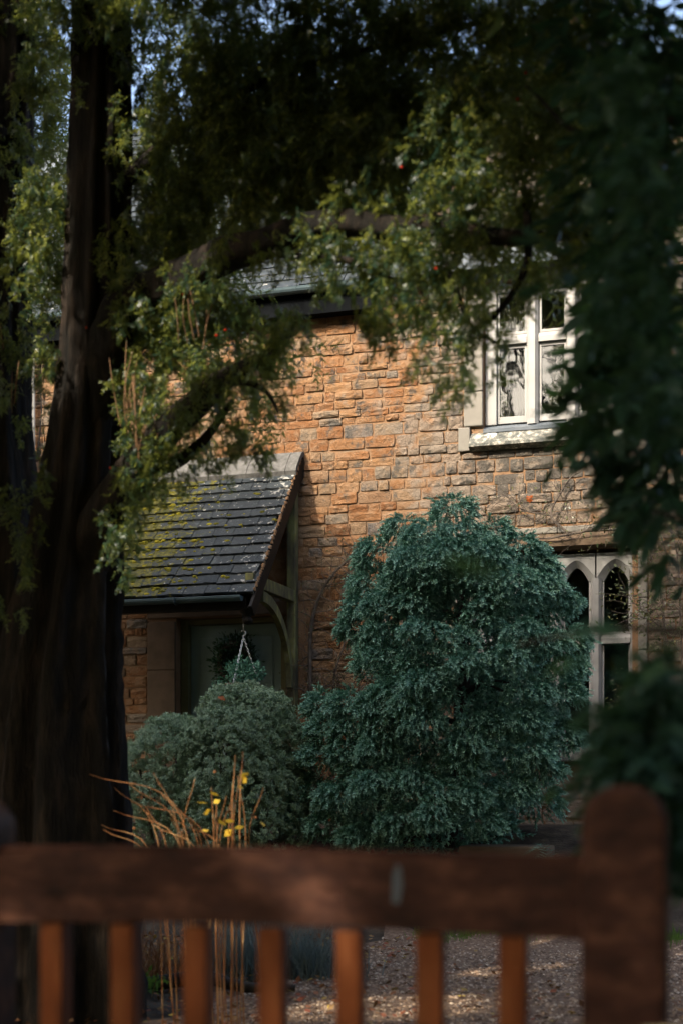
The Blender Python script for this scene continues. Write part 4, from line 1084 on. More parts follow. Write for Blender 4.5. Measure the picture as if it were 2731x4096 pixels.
# leaves along the branches between the trunk and the sprays
BR = [((1.1,4.4,2.0),(-.2,4.15,2.3)), ((1.0,4.4,2.9),(-.2,4.2,2.7)), ((.9,4.4,3.4),(-.2,4.45,3.35)), ((1.2,4.45,1.0),(-.05,3.0,1.4)), ((.6,3.6,1.35),(0.,2.8,1.5)), ((1.1,4.4,1.8),(-.05,3.6,1.95))]
for a_, e_ in BR:
    n = 300; t_ = rng.random((n,1)); P = np.array(a_)*(1-t_) + np.array(e_)*t_ + rng.normal(0,.13,(n,3))
    P = P[P[:,0] > -.16]
    parts.append(scatter(LV, LF, P, rng.normal(0,.6,(len(P),3))+np.array([-.2,0,-.5]), rng.uniform(.07,.12,len(P))))
setp(link('crown', mesh_np('crown', *cat(parts), True), M['broad'], btree), kind='stuff')

# ================================================================== bare tree behind the camera (mirrored in the panes)
def bare_tree(name, base, h, seed, label):
    r = random.Random(seed); t = thing(name, base, label, 'tree', None)
    mb = MB()
    def grow(p, d, L, rad, lev):
        q = p + d*L*.5 + Vector((r.uniform(-.1,.1),r.uniform(-.1,.1),0))*L; e = p + d*L
        mb.tube([p, q, e], [rad, rad*.82, rad*.62], 6 if lev < 3 else 4, False)
        if lev >= 5: return
        for k in range(3 if lev < 4 else 2):
            dd = (d + Vector((r.uniform(-.8,.8), r.uniform(-.8,.8), r.uniform(-.15,.5)))).normalized()
            grow(e if k else q, dd, L*r.uniform(.62,.82), rad*.58, lev+1)
    grow(Vector(base), Vector((0,0,1)), h*.3, h*.022, 0)
    o = mb.build('trunk', M['bark2'], t); return t
bare_tree('bare_tree', (-6.9, -10.2, 0), 17, 5, 'bare branching tree reflected in the upper window panes, standing behind the viewer')
bare_tree('bare_tree', (-4.6, -10.8, 0), 18, 9, 'taller bare tree reflected in the upper window panes, behind the viewer')

# ================================================================== blue-green conifer
con = thing('dwarf_conifer', (-3.0, 13.3, .5), 'large bushy blue-green conifer in front of the arched window', 'conifer')
link('trunk', mesh_np('trunk', *fluted([(-3.0,13.5,.3),(-2.95,13.5,1.5),(-2.9,13.5,2.6),(-2.92,13.5,3.6)], [.12,.09,.06,.02], 12, 6, .1, 51), True), M['bark2'], con)
for k in range(16):
    zz = random.uniform(.9,3.0); an = random.uniform(0,6.28)
    a = Vector((-2.95,13.5,zz)); e = a + Vector((math.cos(an)*.8, math.sin(an)*.8, random.uniform(0,.25)))
    MB().tube(curve_pts([a, (a+e)/2+Vector((0,0,.1)), e], 4), [.03,.028,.025,.022,.02,.017,.014,.011,.008], 6).build('branch', M['bark2'], con, True)
def con_prof(z):
    zz = [.3,.8,1.2,1.6,2.0,2.3,2.7,3.1,3.5,3.8,4.0]; rr = [1.05,1.08,1.08,1.03,.95,.90,.90,.80,.58,.30,.02]; cc = [-3.26,-3.26,-3.22,-3.12,-3.0,-2.93,-2.88,-2.92,-2.97,-3.0,-3.0]
    return np.interp(z, zz, rr), np.interp(z, zz, cc)
SP = [sprig(18, .095, .031, .0185, 56, False, s, .40) for s in (11,12,13)]
parts = []
# the branch ends that show, as clumps x, y, z, half width, half height
CLUMPS = [(-2.91,13.11,3.9,0.2,0.15),(-3.4,13.11,3.77,0.16,0.12),(-3.1,12.87,3.62,0.22,0.15),(-2.76,12.88,3.6,0.27,0.16),(-2.5,13.03,3.67,0.15,0.09),(-3.63,13.07,3.51,0.22,0.17),(-3.19,12.66,3.36,0.22,0.16),(-2.83,12.61,3.38,0.22,0.16),(-2.52,12.66,3.37,0.23,0.16),(-2.25,13.01,3.47,0.22,0.15),(-2.08,13.0,3.31,0.15,0.14),(-3.7,13.03,3.23,0.18,0.15),(-3.31,12.78,3.18,0.21,0.14),(-2.94,12.69,3.19,0.21,0.13),(-2.56,12.66,3.17,0.21,0.14),(-2.24,12.61,3.11,0.23,0.14),(-2.02,12.85,3.12,0.15,0.12),(-3.76,12.96,2.99,0.16,0.13),(-3.45,12.69,2.98,0.2,0.15),(-3.19,12.67,2.99,0.2,0.12),(-2.45,12.57,2.95,0.16,0.1),(-1.87,13.01,3.0,0.14,0.1),(-3.81,12.99,2.82,0.18,0.13),(-3.47,12.65,2.74,0.17,0.11),(-3.03,12.4,2.71,0.19,0.1),(-2.53,12.58,2.82,0.15,0.1),(-2.71,12.39,2.61,0.16,0.1),(-2.16,12.51,2.68,0.18,0.1),(-1.97,12.66,2.58,0.21,0.12),(-1.79,12.96,2.64,0.15,0.12),(-3.45,12.63,2.53,0.16,0.09),(-3.1,12.56,2.44,0.2,0.1),(-2.59,12.26,2.38,0.17,0.1),(-2.26,12.36,2.45,0.15,0.1),(-1.81,12.84,2.39,0.16,0.1),(-3.33,12.55,2.18,0.18,0.08),(-3.01,12.31,2.23,0.2,0.1),(-2.1,12.55,2.16,0.19,0.1),(-1.81,12.8,2.13,0.15,0.1),(-4.19,13.08,2.1,0.15,0.13),(-3.84,12.77,2.07,0.19,0.13),(-3.49,12.58,2.06,0.2,0.14),(-3.12,12.4,2.04,0.22,0.14),(-2.9,12.41,2.14,0.15,0.1),(-2.6,12.5,1.87,0.16,0.1),(-2.38,12.51,1.81,0.1,0.06),(-4.08,12.88,1.85,0.18,0.13),(-3.79,12.77,1.86,0.21,0.15),(-3.43,12.61,1.87,0.2,0.14),(-3.02,12.37,1.87,0.2,0.14),(-2.63,12.46,1.69,0.23,0.12),(-2.14,12.56,1.9,0.19,0.12),(-2.11,12.63,1.6,0.21,0.14),(-1.86,12.91,1.77,0.17,0.14),(-4.13,12.85,1.6,0.18,0.13),(-3.84,12.74,1.63,0.19,0.13),(-3.48,12.53,1.66,0.18,0.12),(-2.67,12.49,1.52,0.19,0.1),(-1.98,12.74,1.45,0.17,0.1),(-4.26,12.98,1.29,0.2,0.13),(-3.88,12.69,1.21,0.23,0.15),(-3.49,12.43,1.32,0.2,0.14),(-3.14,12.45,1.36,0.22,0.12),(-2.85,12.37,1.23,0.16,0.12),(-4.37,13.0,1.01,0.22,0.15),(-4.01,12.78,0.94,0.23,0.15),(-3.66,12.62,0.85,0.2,0.12),(-3.24,12.48,0.99,0.22,0.14),(-2.89,12.31,1.05,0.17,0.12),(-2.62,12.39,1.21,0.16,0.11),(-2.5,12.54,0.99,0.15,0.1),(-2.24,12.62,1.29,0.16,0.1)]
lumps = [(np.array(c_[:3]), c_[3], c_[4], math.atan2(c_[1]-13.5, c_[0]-con_prof(c_[2])[1])) for c_ in CLUMPS]
for k in range(46):          # the far side
    z = random.uniform(.6,3.6); an = random.uniform(.1,math.pi-.1); r_, cx = con_prof(z)
    lumps.append((np.array([cx+math.cos(an)*r_, 13.45+math.sin(an)*r_*.85, z]), random.uniform(.2,.3), random.uniform(.16,.24), an))
for c, rad, rh, an in lumps:
    outd = np.array([math.cos(an), math.sin(an), .0])
    n = int((5600 if an < 0 or an > math.pi else 2200)*rad*rh + 45)
    S = on_sphere(n); S[:,2] = S[:,2]*.80 + .22
    S = S + outd*.35; S /= np.linalg.norm(S,axis=1,keepdims=True)
    P = c + S*np.array([rad*.95,rad*.95,rh*.95])*rng.uniform(.66,1.02,(n,1)); P[:,2] -= .35*rh*np.abs((P-c)[:,0]/rad)**2
    D = S*np.array([.85,.85,.55]) + outd*.35 + np.array([0,0,-.20]) + rng.normal(0,.24,(n,3))
    k = n//3
    for i in range(3):
        sl_ = slice(i*k, (i+1)*k if i < 2 else n); q_ = len(P[sl_])
        parts.append(scatter(*SP[i], P[sl_], D[sl_], rng.uniform(.8,1.4,q_), np.tile(np.array([0.,0.,-1.]),(q_,1))+rng.normal(0,.3,(q_,3))))
# thinner inner foliage
n = 3800
zi = .4 + 3.3*rng.random(n); an = rng.uniform(0, 2*math.pi, n); rc = np.array([con_prof(z) for z in zi]); q = rc[:,0]*rng.uniform(.25,.82,n)
P = np.stack([rc[:,1]+np.cos(an)*q, 13.35+np.sin(an)*q*.92, zi], 1)
gap = (P[:,0] > -2.6) & (P[:,0] < -2.0) & (P[:,2] > 1.7) & (P[:,2] < 2.35) & (rng.random(n) < .5)
P = P[~gap]
parts.append(scatter(*SP[0], P, np.stack([np.cos(an[~gap]),np.sin(an[~gap]),np.full(len(P),-.3)],1)+rng.normal(0,.4,(len(P),3)), rng.uniform(1.3,2.1,len(P))))
cv, cf = cat(parts); cme = mesh_np('crown', cv, cf)
nv = len(SP[0][0]); tip = np.concatenate([SP[0][0][:,2]/SP[0][0][:,2].max()]); at_ = cme.attributes.new('tip', 'FLOAT', 'POINT')
at_.data.foreach_set('value', np.tile(tip, len(cv)//nv).astype(np.float32))
setp(link('crown', cme, M['spruce'], con), kind='stuff')

# ================================================================== rounded shrubs
def leaf_quad(l=1.0, w_=.42):
    return np.array([(0,0,0),(-w_/2,.04,l*.5),(0,.10,l),(w_/2,.04,l*.5)]), np.array([(0,1,2,3)])
def rosette(seed, n=5):
    r = np.random.default_rng(seed); V = []; Fc = []
    q, _ = leaf_quad()
    for i in range(n):
        an = i*2.4 + r.normal(0,.2); el = r.uniform(.25,1.0); s = r.uniform(.8,1.1)
        d = np.array([math.cos(an)*math.cos(el), math.sin(an)*math.cos(el), math.sin(el)])
        sd = np.array([-math.sin(an), math.cos(an), 0]); u = np.cross(d, sd)
        k = len(V); base = np.array([0,0,-.5 + i*.22])
        for p in q: V.append(base + s*(sd*p[0] + u*-p[1] + d*p[2]))
        Fc.append((k,k+1,k+2,k+3))
    return np.array(V), np.array(Fc)
ROS = [rosette(s) for s in (1,2,3)]
def shrub(name, label, lobes, n_per, size, mat, stem_base):
    t = thing(name, stem_base, label, 'shrub')
    sb = MB()
    for k in range(7):
        a = Vector(stem_base) + Vector((random.uniform(-.1,.1),random.uniform(-.1,.1),-.1)); c = lobes[0]
        e = Vector(c[:3]) + Vector((random.uniform(-.5,.5)*c[3], random.uniform(-.5,.5)*c[3], random.uniform(0,.5)*c[5]))
        sb.tube(curve_pts([a,(a+e)/2+Vector((random.uniform(-.1,.1),0,0)),e],4), [.022]*5+[.012]*4, 6, False)
    sb.build('stems', M['twig'], t, True)
    parts = []
    for (x,y,z,rx,ry,rz,k) in lobes:
        n = int(n_per*k); nt_ = n//16
        S = on_sphere(nt_); S[:,2] = np.where(S[:,2] < -.45, -S[:,2], S[:,2])
        # soft undulation of the clipped outline, broken into small leafy tufts
        und = 1 + .05*np.sin(S[:,0]*7+x*3)*np.cos(S[:,2]*8) + .03*np.sin(S[:,1]*11+S[:,2]*6)
        dep = rng.random(nt_)**1.6*.13
        C_ = np.array([x,y,z]) + S*np.array([rx,ry,rz])*(und*(1.0-dep))[:,None]
        N_ = S/np.array([rx,ry,rz]); N_ /= np.linalg.norm(N_,axis=1,keepdims=True)
        N_ = N_*.8 + np.array([0,0,.35]); N_ /= np.linalg.norm(N_,axis=1,keepdims=True)
        idx = np.repeat(np.arange(nt_), 16); n = len(idx)
        off = rng.normal(0,.014,(n,3)); Nn = N_[idx]; al = (off*Nn).sum(1,keepdims=True); off = off - al*Nn
        P = C_[idx] + off + Nn*(.016 - 20*(off**2).sum(1,keepdims=True) + rng.uniform(-.02,.01,(n,1)))
        D = Nn*.7 + off*22 + rng.normal(0,.25,(n,3))
        pr_ = rng.permutation(n); P = P[pr_]; D = D[pr_]
        kk = n//3
        for i in range(3):
            s_ = slice(i*kk, (i+1)*kk)
            parts.append(scatter(*ROS[i], P[s_], D[s_], rng.uniform(.7,1.15,kk)*size))
    setp(link('foliage', mesh_np('foliage', *cat(parts)), mat, t), kind='stuff')
    return t
shrub('round_shrub', 'large domed grey-green shrub clipped round below the hanging basket', [(-4.94,12.95,1.32,.66,.66,.98,1.0),(-4.72,12.85,1.0,.46,.55,.72,.5),(-5.15,12.7,.9,.45,.45,.5,.35)], 30000, .0225, M['hebe'], (-4.9,13.1,.5))
shrub('round_shrub', 'smaller low domed grey-green shrub at the left end beside the trunk', [(-5.72,13.0,1.22,.54,.6,.80,1.0),(-5.95,12.9,.95,.42,.5,.6,.4)], 17500, .0215, M['hebe'], (-5.75,13.0,.5))

# ================================================================== climbers on the wall
LQ = leaf_quad(1.0,.40)
def climber(name, label, loc, stems, nleaf, lsize, spread, region_leaf=None, twig_r=.006):
    t = thing(name, loc, label, 'climber')
    sb = MB(); nodes = []
    for st in stems:
        pts = curve_pts(st[0], 7); r0 = st[1]
        sb.tube(pts, list(np.linspace(r0, r0*.35, len(pts))), 6, False)
        nodes += pts
        for k in range(st[2]):      # side twigs
            i = random.randrange(2, len(pts)); p = pts[i]; cur = [p]
            d = Vector((random.uniform(-1,1), random.uniform(-.35,.05), random.uniform(-.7,1))).normalized()
            for q in range(4):
                d = (d + Vector((random.uniform(-.5,.5), random.uniform(-.15,.12), random.uniform(-.5,.5)))).normalized()
                np_ = cur[-1] + d*random.uniform(.05,.12); np_.y = min(np_.y, WY-.05); cur.append(np_)
            sb.tube(cur, list(np.linspace(twig_r*.55, .0022, len(cur))), 4, False); nodes += cur[1:]
    setp(sb.build('stems', M['twig'], t), kind='stuff')
    idx = rng.integers(0, len(nodes), nleaf)
    P = np.array([nodes[i][:] for i in idx]) + rng.normal(0, spread, (nleaf,3))*np.array([1,.6,1])
    P[:,1] = np.minimum(P[:,1], WY-.055)
    D = rng.normal(0,.7,(nleaf,3)) + np.array([0,-.35,.1])
    setp(link('foliage', mesh_np('foliage', *scatter(*LQ, P, D, rng.uniform(.7,1.3,nleaf)*lsize)), M['climb'], t), kind='stuff')
    return t
Y1 = WY-.07
climber('wall_climber', 'thin mostly bare climber on the orange wall between porch and conifer', (-4.9,Y1,GZ), [
    ([(-4.98,Y1,GZ),(-5.0,Y1,1.8),(-5.03,Y1,2.6),(-5.0,Y1,3.2),(-4.82,Y1-.02,3.6),(-4.55,Y1-.03,3.85),(-4.35,Y1-.02,3.9)],.032,60),
    ([(-4.85,Y1,GZ),(-4.7,Y1,1.9),(-4.75,Y1,2.5),(-4.6,Y1-.02,3.0),(-4.65,Y1,3.5),(-4.5,Y1,3.75)],.018,55),
    ([(-4.6,Y1,GZ),(-4.5,Y1,2.0),(-4.35,Y1,2.6),(-4.45,Y1-.05,3.1)],.012,40),
    ([(-4.98,Y1,2.3),(-4.8,Y1,2.45),(-4.5,Y1,2.4),(-4.25,Y1,2.55)],.009,30),
    ([(-4.95,Y1,1.9),(-4.75,Y1,2.15),(-4.4,Y1,2.1)],.006,12)], 900, .032, .035, None, .010)
climber('wall_climber', 'leafy climber with yellowing leaves on the wall right of the arched window', (-1.1,Y1,GZ), [
    ([(-1.0,Y1-.05,GZ),(-1.05,Y1-.1,1.8),(-1.1,Y1-.1,2.6),(-1.15,Y1-.12,3.3),(-1.3,Y1-.12,3.8),(-1.5,Y1-.12,4.0),(-1.75,Y1-.1,4.08)],.020,70),
    ([(-.8,Y1,GZ),(-.9,Y1-.1,2.0),(-.95,Y1-.1,3.0),(-1.0,Y1-.1,3.8),(-1.2,Y1-.1,4.2)],.016,60),
    ([(-1.1,Y1-.1,2.9),(-1.3,Y1-.14,3.1),(-1.5,Y1-.16,3.3)],.006,22),
    ([(-1.1,Y1-.1,2.4),(-1.3,Y1-.14,2.3),(-1.45,Y1-.16,2.2)],.006,18),
    ([(-1.05,Y1-.1,3.6),(-1.3,Y1-.12,4.3),(-1.6,Y1-.1,4.5)],.008,26)], 2500, .048, .06)
climber('wall_climber', 'gnarled bare vine trained over the lintel above the arched window', (-2.2,Y1-.06,4.0), [
    ([(-1.55,Y1-.10,4.05),(-1.85,Y1-.10,4.02),(-2.1,Y1-.11,3.98),(-2.35,Y1-.1,3.95),(-2.62,Y1-.08,3.98)],.020,14),
    ([(-2.1,Y1-.1,3.98),(-2.3,Y1-.06,4.2),(-2.2,Y1-.03,4.45),(-2.1,Y1-.02,4.6),(-1.95,Y1-.02,4.68)],.016,22),
    ([(-2.3,Y1-.06,4.2),(-2.6,Y1-.03,4.28),(-2.8,Y1-.02,4.45)],.011,18),
    ([(-2.6,Y1-.08,4.0),(-2.9,Y1-.05,4.12),(-3.05,Y1-.03,4.3)],.009,16)], 240, .034, .03)
def one_leaf(name, p, d, s, mat, label, cat_):
    n = 7; v = []; f = []
    ol = [(0,0),(.28,.18),(.42,.1),(.40,.38),(.5,.55),(.25,.62),(.12,.9),(0,1),(-.14,.88),(-.26,.6),(-.5,.5),(-.38,.34),(-.44,.08),(-.26,.2)]
    v = [(x*s, .12*s*abs(x)+.1*s*z*z, z*s) for x, z in ol]; k = len(v)
    v.append((0,-.03*s,.45*s)); f = [(i,(i+1)%k,k) for i in range(k)]
    me = bpy.data.meshes.new(name); me.from_pydata(v, [], f); me.update()
    o = link(name, me, mat); o.location = p; o.rotation_euler = d
    return setp(o, label, cat_)
one_leaf('dead_leaf', (-2.56,WY-.16,4.36), (.3,.8,.4), .09, M['orange'], 'single curled orange leaf caught in the vine above the arched window', 'leaf')
one_leaf('dead_leaf', (-5.03,12.55,2.12), (-.9,.4,.3), .085, M['orange'], 'orange fallen leaf lying on top of the large domed shrub', 'leaf')

# ================================================================== wreath on the door
wr = thing('wreath', (-6.02,WY+.17,2.78), 'round dark wreath hanging on the front door', 'wreath')
MB().tube([(-6.02+.17*math.cos(k*math.pi/12), WY+.15, 2.76+.21*math.sin(k*math.pi/12)) for k in range(25)], .05, 8, False).build('ring', M['twig'], wr, True)
n = 1500; an = rng.uniform(0,6.283,n); rr = rng.normal(0,.055,(n,3))
P = np.stack([-6.02+.165*np.cos(an), np.full(n,WY+.14), 2.76+.205*np.sin(an)],1) + rr*np.array([1,.6,1]); P[:,1] = np.minimum(P[:,1], WY+.175)
setp(link('foliage', mesh_np('foliage', *scatter(*LQ, P, rr+np.array([0,-.03,0])+rng.normal(0,.03,(n,3)), rng.uniform(.04,.075,n))), M['broad'], wr), kind='stuff')
MB().tube([(-6.02,WY+.185,3.14),(-6.02,WY+.17,2.98)], .004, 5).build('ribbon', M['darkwood'], wr)

# ================================================================== hanging basket
hx, hy = -5.31, WY-1.42
hb = thing('hanging_basket', (hx,hy,2.30), 'planted hanging basket on three chains under the porch corner', 'hanging basket')
hk = MB(); hk.tube([(hx,hy+.12,3.20),(hx,hy+.03,3.19),(hx,hy,3.16),(hx,hy,3.02)], .014, 8)
hk.build('bracket', M['gutter'], hb, True)
hk = MB(); hk.tube([(hx,hy,3.03),(hx,hy,2.93)], .006, 6)
hk.tube([(hx+.026*math.cos(a), hy, 2.905+.026*math.sin(a)) for a in np.linspace(2.6,-1.6,12)] + [(hx,hy,2.86)], .0065, 6); hk.build('hook', M['steel'], hb, True)
link_tpl = []
def chain(a, b):
    a, b = Vector(a), Vector(b); L = (b-a).length; n = int(L/.026); d = (b-a)/L; s = d.cross(Vector((0,1,0))).normalized(); u = d.cross(s)
    m_ = MB()
    for i in range(n):
        c = a + d*(i+.5)*L/n; e1 = s if i % 2 else u
        ring = [c + d*.019*math.cos(k*math.pi/4) + e1*.0085*math.sin(k*math.pi/4) for k in range(9)]
        m_.tube(ring, .0038, 4, False)
    return m_.build('chain', M['steel'], hb)
for an in (.35, 2.5, 4.4):
    chain((hx,hy,2.865), (hx+.17*math.cos(an), hy+.17*math.sin(an), 2.36))
bk = MB()
for j, (r_, zz) in enumerate(((.185,2.36),(.18,2.33),(.175,2.30),(.165,2.27),(.15,2.23),(.12,2.19),(.07,2.16))):
    bk.tube([(hx+r_*math.cos(k*math.pi/10)+random.uniform(-.004,.004), hy+r_*math.sin(k*math.pi/10), zz+random.uniform(-.004,.004)) for k in range(21)], .015, 6, False)
bk.build('basket', M['twig'], hb, True)
prt = MB().tube([(hx,hy,2.17),(hx,hy,2.36)], [.05,.165], 14).build('soil', M['soil'], hb)
n = 420; P = in_ball(n)*np.array([.20,.18,.13]) + np.array([hx+.01,hy,2.50]); D = (P-np.array([hx,hy,2.38]))*3 + rng.normal(0,.35,(n,3))
p1 = scatter(*ROS[0], P[:70], D[:70], rng.uniform(.045,.065,70))
p2 = scatter(*LQ, P, D, rng.uniform(.03,.05,n))
n2 = 260; P2 = in_ball(n2)*np.array([.17,.13,.09]) + np.array([hx-.20,hy,2.36]); p3 = scatter(*LQ, P2, rng.normal(0,.5,(n2,3))+np.array([-.4,-.2,.3]), rng.uniform(.025,.04,n2))
setp(link('plants', mesh_np('plants', *cat([p1,p2,p3])), M['spruce'], hb), kind='stuff')

# ================================================================== security light
se = thing('security_light', (-8.40,WY-.08,6.45), 'small black security floodlight on the wall at far left behind the trunk', 'light')
MB().tube([(-8.40,WY-.02,6.55),(-8.40,WY-.16,6.55),(-8.38,WY-.20,6.52)], .016, 8).build('bracket', M['black'], se, True)
hd = MB(); hd.add([(-8.52,WY-.19,6.58),(-8.26,WY-.19,6.58),(-8.24,WY-.34,6.52),(-8.54,WY-.34,6.52),(-8.50,WY-.17,6.42),(-8.28,WY-.17,6.42),(-8.26,WY-.31,6.40),(-8.52,WY-.31,6.40)], [(0,1,2,3),(7,6,5,4),(0,4,5,1),(1,5,6,2),(2,6,7,3),(3,7,4,0)])
hd.build('lamp_head', M['black'], se)
MB().box(-8.50,-8.28,WY-.345,WY-.342,6.41,6.50).build('lens', M['glass'], se).rotation_euler = (0,0,0)
MB().tube(curve_pts([(-8.40,WY-.05,6.5),(-8.44,WY-.06,6.2),(-8.42,WY-.055,5.8),(-8.48,WY-.055,5.2)],6), .008, 5).build('cable', M['black'], se)

# ================================================================== dead golden stems and bed plants
gs = thing('dead_perennial', (-2.75,6.5,.02), 'clump of golden dead stems with yellow leaves in front of the trunk', 'plant')
tips = [(-4.51,1.37),(-4.45,1.28),(-4.3,1.18),(-4.15,1.30),(-4.05,1.38),(-3.98,1.15),(-3.49,1.53),(-3.53,1.50),(-3.56,1.36),(-3.45,1.30),(-3.40,1.22),(-3.75,1.34),(-3.85,1.2),(-3.68,1.28),(-3.6,1.18),(-3.72,1.12),(-3.95,1.05),(-4.1,1.02),(-3.5,1.1),(-4.4,1.12),(-4.25,1.0),(-3.3,1.28),(-3.8,1.08),(-4.48,1.02),(-3.47,1.4),(-4.0,1.24),(-3.58,1.22)]
for (tx, tz) in tips[::1]:
    tx, tz = tx*.73, 1.25+(tz-1.25)*.73
    bx = -2.66 + random.gauss(0,.10) + (tx+2.66)*(.5 if tx > -2.75 else .12); by = 6.5 + random.uniform(-.25,.25)
    e = Vector((tx, by+random.uniform(-.15,.15), tz)); a = Vector((bx,by,.0))
    mid = a.lerp(e,.62) + Vector((-(tx-bx)*.45+random.gauss(0,.03), random.gauss(0,.05), .15+.22*abs(tx-bx)))
    pts = curve_pts([a, mid, e], 7)
    MB().tube(pts, list(np.linspace(random.uniform(.0025,.0045), .0015, len(pts))), 6, False).build('stem', M['gold'], gs, True)
for k, (x, z, s) in enumerate(((-3.63,1.17,.06),(-3.55,1.22,.05),(-3.58,1.20,.05),(-3.38,1.34,.045),(-3.35,1.33,.04),(-3.34,1.36,.045),(-3.41,1.28,.035),(-3.50,1.02,.06),(-3.44,1.05,.05),(-3.40,1.0,.07),(-3.43,.97,.06),(-3.66,1.0,.05),(-3.25,1.05,.04),(-3.61,1.13,.05),(-3.46,1.0,.05))):
    ol = leaf_quad(1.0,.75); p, f = scatter(*ol, np.array([[x*.725,6.4,1.25+(z-1.25)*.725]]), np.array([[random.uniform(-.7,.7),-.5,random.uniform(-.6,.5)]]), [s*1.05])
    link('leaf', mesh_np('leaf', p, f), M['yleaf'], gs)
for k, (x, y, z) in enumerate(((-4.18,8.85,1.0),(-3.55,8.75,1.38),(-3.28,8.8,1.08),(-4.05,8.8,1.1))):
    o = bpy.data.objects.new('seed_head', bme.copy()); o.data.materials.clear(); o.data.materials.append(M['gold']); COL.objects.link(o); place(o, gs); o.location = (x*.725,y*.725,1.25+(z-1.25)*.725)

def tuft(name, label, loc, n, h, spread, mat, width=.008, lean=.35, cat_='plant'):
    t = thing(name, loc, label, cat_)
    P = []; D = []
    V = []; Fc = []
    for k in range(n):
        b = Vector(loc) + Vector((random.gauss(0,spread*.35), random.gauss(0,spread*.3), -.02))
        d = Vector((random.gauss(0,lean), random.gauss(0,lean), 1)).normalized(); L = h*random.uniform(.55,1.1)
        s = d.cross(Vector((random.uniform(-1,1),random.uniform(-1,1),.1))).normalized()*width/2
        e = b + d*L + Vector((0,0,-lean*.25*L)); m_ = b + d*L*.55 + Vector((0,0,.05*L))
        i = len(V); V += [(b-s)[:], (b+s)[:], (m_+s*.8)[:], (m_-s*.8)[:], e[:]]
        Fc += [(i,i+1,i+2,i+3)]; Fc += [(i+3,i+2,i+4,i+4)]
    me = bpy.data.meshes.new('stems'); me.from_pydata(V, [], [tuple(dict.fromkeys(f)) for f in Fc]); me.update()
    setp(link('stems', me, mat, t), kind='stuff'); return t
tuft('lavender', 'silvery lavender clump seen through the middle gate bars', (-3.42,9.0,.0), 800, .46, .55, M['lav'], .007, .34)
tuft('lavender', 'smaller silvery lavender clump right beside the gravel edge', (-2.98,9.0,.0), 600, .40, .42, M['lav'], .007, .34)
tuft('dead_grass', 'tangle of dry brown stems seen between the left gate bars', (-3.85,8.4,.0), 420, .52, .5, M['gold'], .005, .5)
t = thing('weed', (-3.72,7.9,0), 'small bright green weed at the foot of the dry stems', 'plant')
n = 260; P = in_ball(n)*np.array([.22,.15,.08]) + np.array([-3.72,7.9,.08]); setp(link('foliage', mesh_np('foliage', *scatter(*LQ, P, rng.normal(0,.5,(n,3))+np.array([0,-.1,.6]), rng.uniform(.03,.06,n))), M['grass'], t), kind='stuff')
lg = thing('fallen_branch', (-3.2,8.1,.05), 'fallen bare branch lying on the soil behind the gate bars', 'branch')
link('wood', mesh_np('wood', *fluted([(-3.75,8.05,.05),(-3.4,8.15,.10),(-3.1,8.1,.06),(-2.8,8.2,.05)], [.05,.042,.035,.02], 10, 6, .12, 77), True), M['bark2'], lg)
# fern beside the big stile
fe = thing('fern', (-1.75,12.2,.45), 'small dark fern at the lower right of the conifer', 'fern')
parts = []
for k in range(11):
    an = random.uniform(-2.9,.0); L = random.uniform(.35,.55)
    pts = curve_pts([(-1.75,12.2,.45),(-1.75+math.cos(an)*L*.5,12.2+math.sin(an)*L*.5,.45+L*.65),(-1.75+math.cos(an)*L,12.2+math.sin(an)*L,.45+L*.55)], 9)
    P = []; D = []; S = []
    for i in range(2, len(pts)):
        tg = (pts[i]-pts[i-1]).normalized(); sd = tg.cross(Vector((0,0,1))).normalized()
        for s in (-1,1):
            P.append(pts[i][:]); D.append((sd*s+tg*.4+Vector((0,0,-.15)))[:]); S.append(.10*(1-i/len(pts))+.02)
    parts.append(scatter(*leaf_quad(1.0,.28), np.array(P), np.array(D), S, np.tile([0.,0.,1.],(len(P),1))))
setp(link('fronds', mesh_np('fronds', *cat(parts)), M['spruce'], fe), kind='stuff')
# low stone step under the conifer
st = thing('stone_step', (-2.45,12.6,.45), 'low grey stone slab half hidden below the conifer', 'step')
MB().box(-2.85,-2.05,12.45,12.95,.42,.60,.025).build('slab', M['jambdark'], st); MB().box(-2.75,-1.95,12.6,13.1,.602,.76,.025).build('slab', M['jambdark'], st)

# ================================================================== gravel and litter
n = 26000
P = np.stack([rng.uniform(-3.1,1.2,n), 4.8+rng.random(n)**1.2*6.7, np.zeros(n)],1)
P[:,2] = [zt(a,b)+.022 for a,b in P[:,:2]]
oc = np.array([(1,0,0),(0,1,0),(-1,0,0),(0,-1,0),(0,0,.8),(0,0,-.5)],float); of = np.array([(0,1,4),(1,2,4),(2,3,4),(3,0,4)])
setp(setp(link('gravel', mesh_np('gravel', *scatter(oc, of, P, np.array([0,0,1.])+rng.normal(0,.35,(n,3)), rng.uniform(.006,.017,n))), M['pebble']), kind='stuff'), 'loose pale gravel stones covering the drive', 'gravel')
n = 7500
P = np.stack([rng.uniform(-5.5,1.0,n), 4.5+rng.random(n)*6.8, np.zeros(n)],1)
keep = (P[:,0] < -2.6) | (rng.random(n) < np.clip(1.15-(P[:,1]-5)/4.5,.06,1))
P = P[keep]; n = len(P)
P[:,2] = [zt(a,b)+.035 for a,b in P[:,:2]]
setp(setp(link('leaf_litter', mesh_np('leaf_litter', *scatter(*leaf_quad(1,.7), P, rng.normal(0,1,(n,3))*np.array([1,1,.25]), rng.uniform(.025,.06,n), np.tile([0.,0.,1.],(n,1))+rng.normal(0,.3,(n,3)))), M['litter']), kind='stuff'), 'brown red and yellow fallen leaves scattered on the ground', 'leaf litter')
t = thing('grass_verge', (-1.0,11.55,.05), 'thin strip of yellowing grass along the far gravel edge', 'grass')
t['kind'] = 'stuff'
V = []; Fc = []
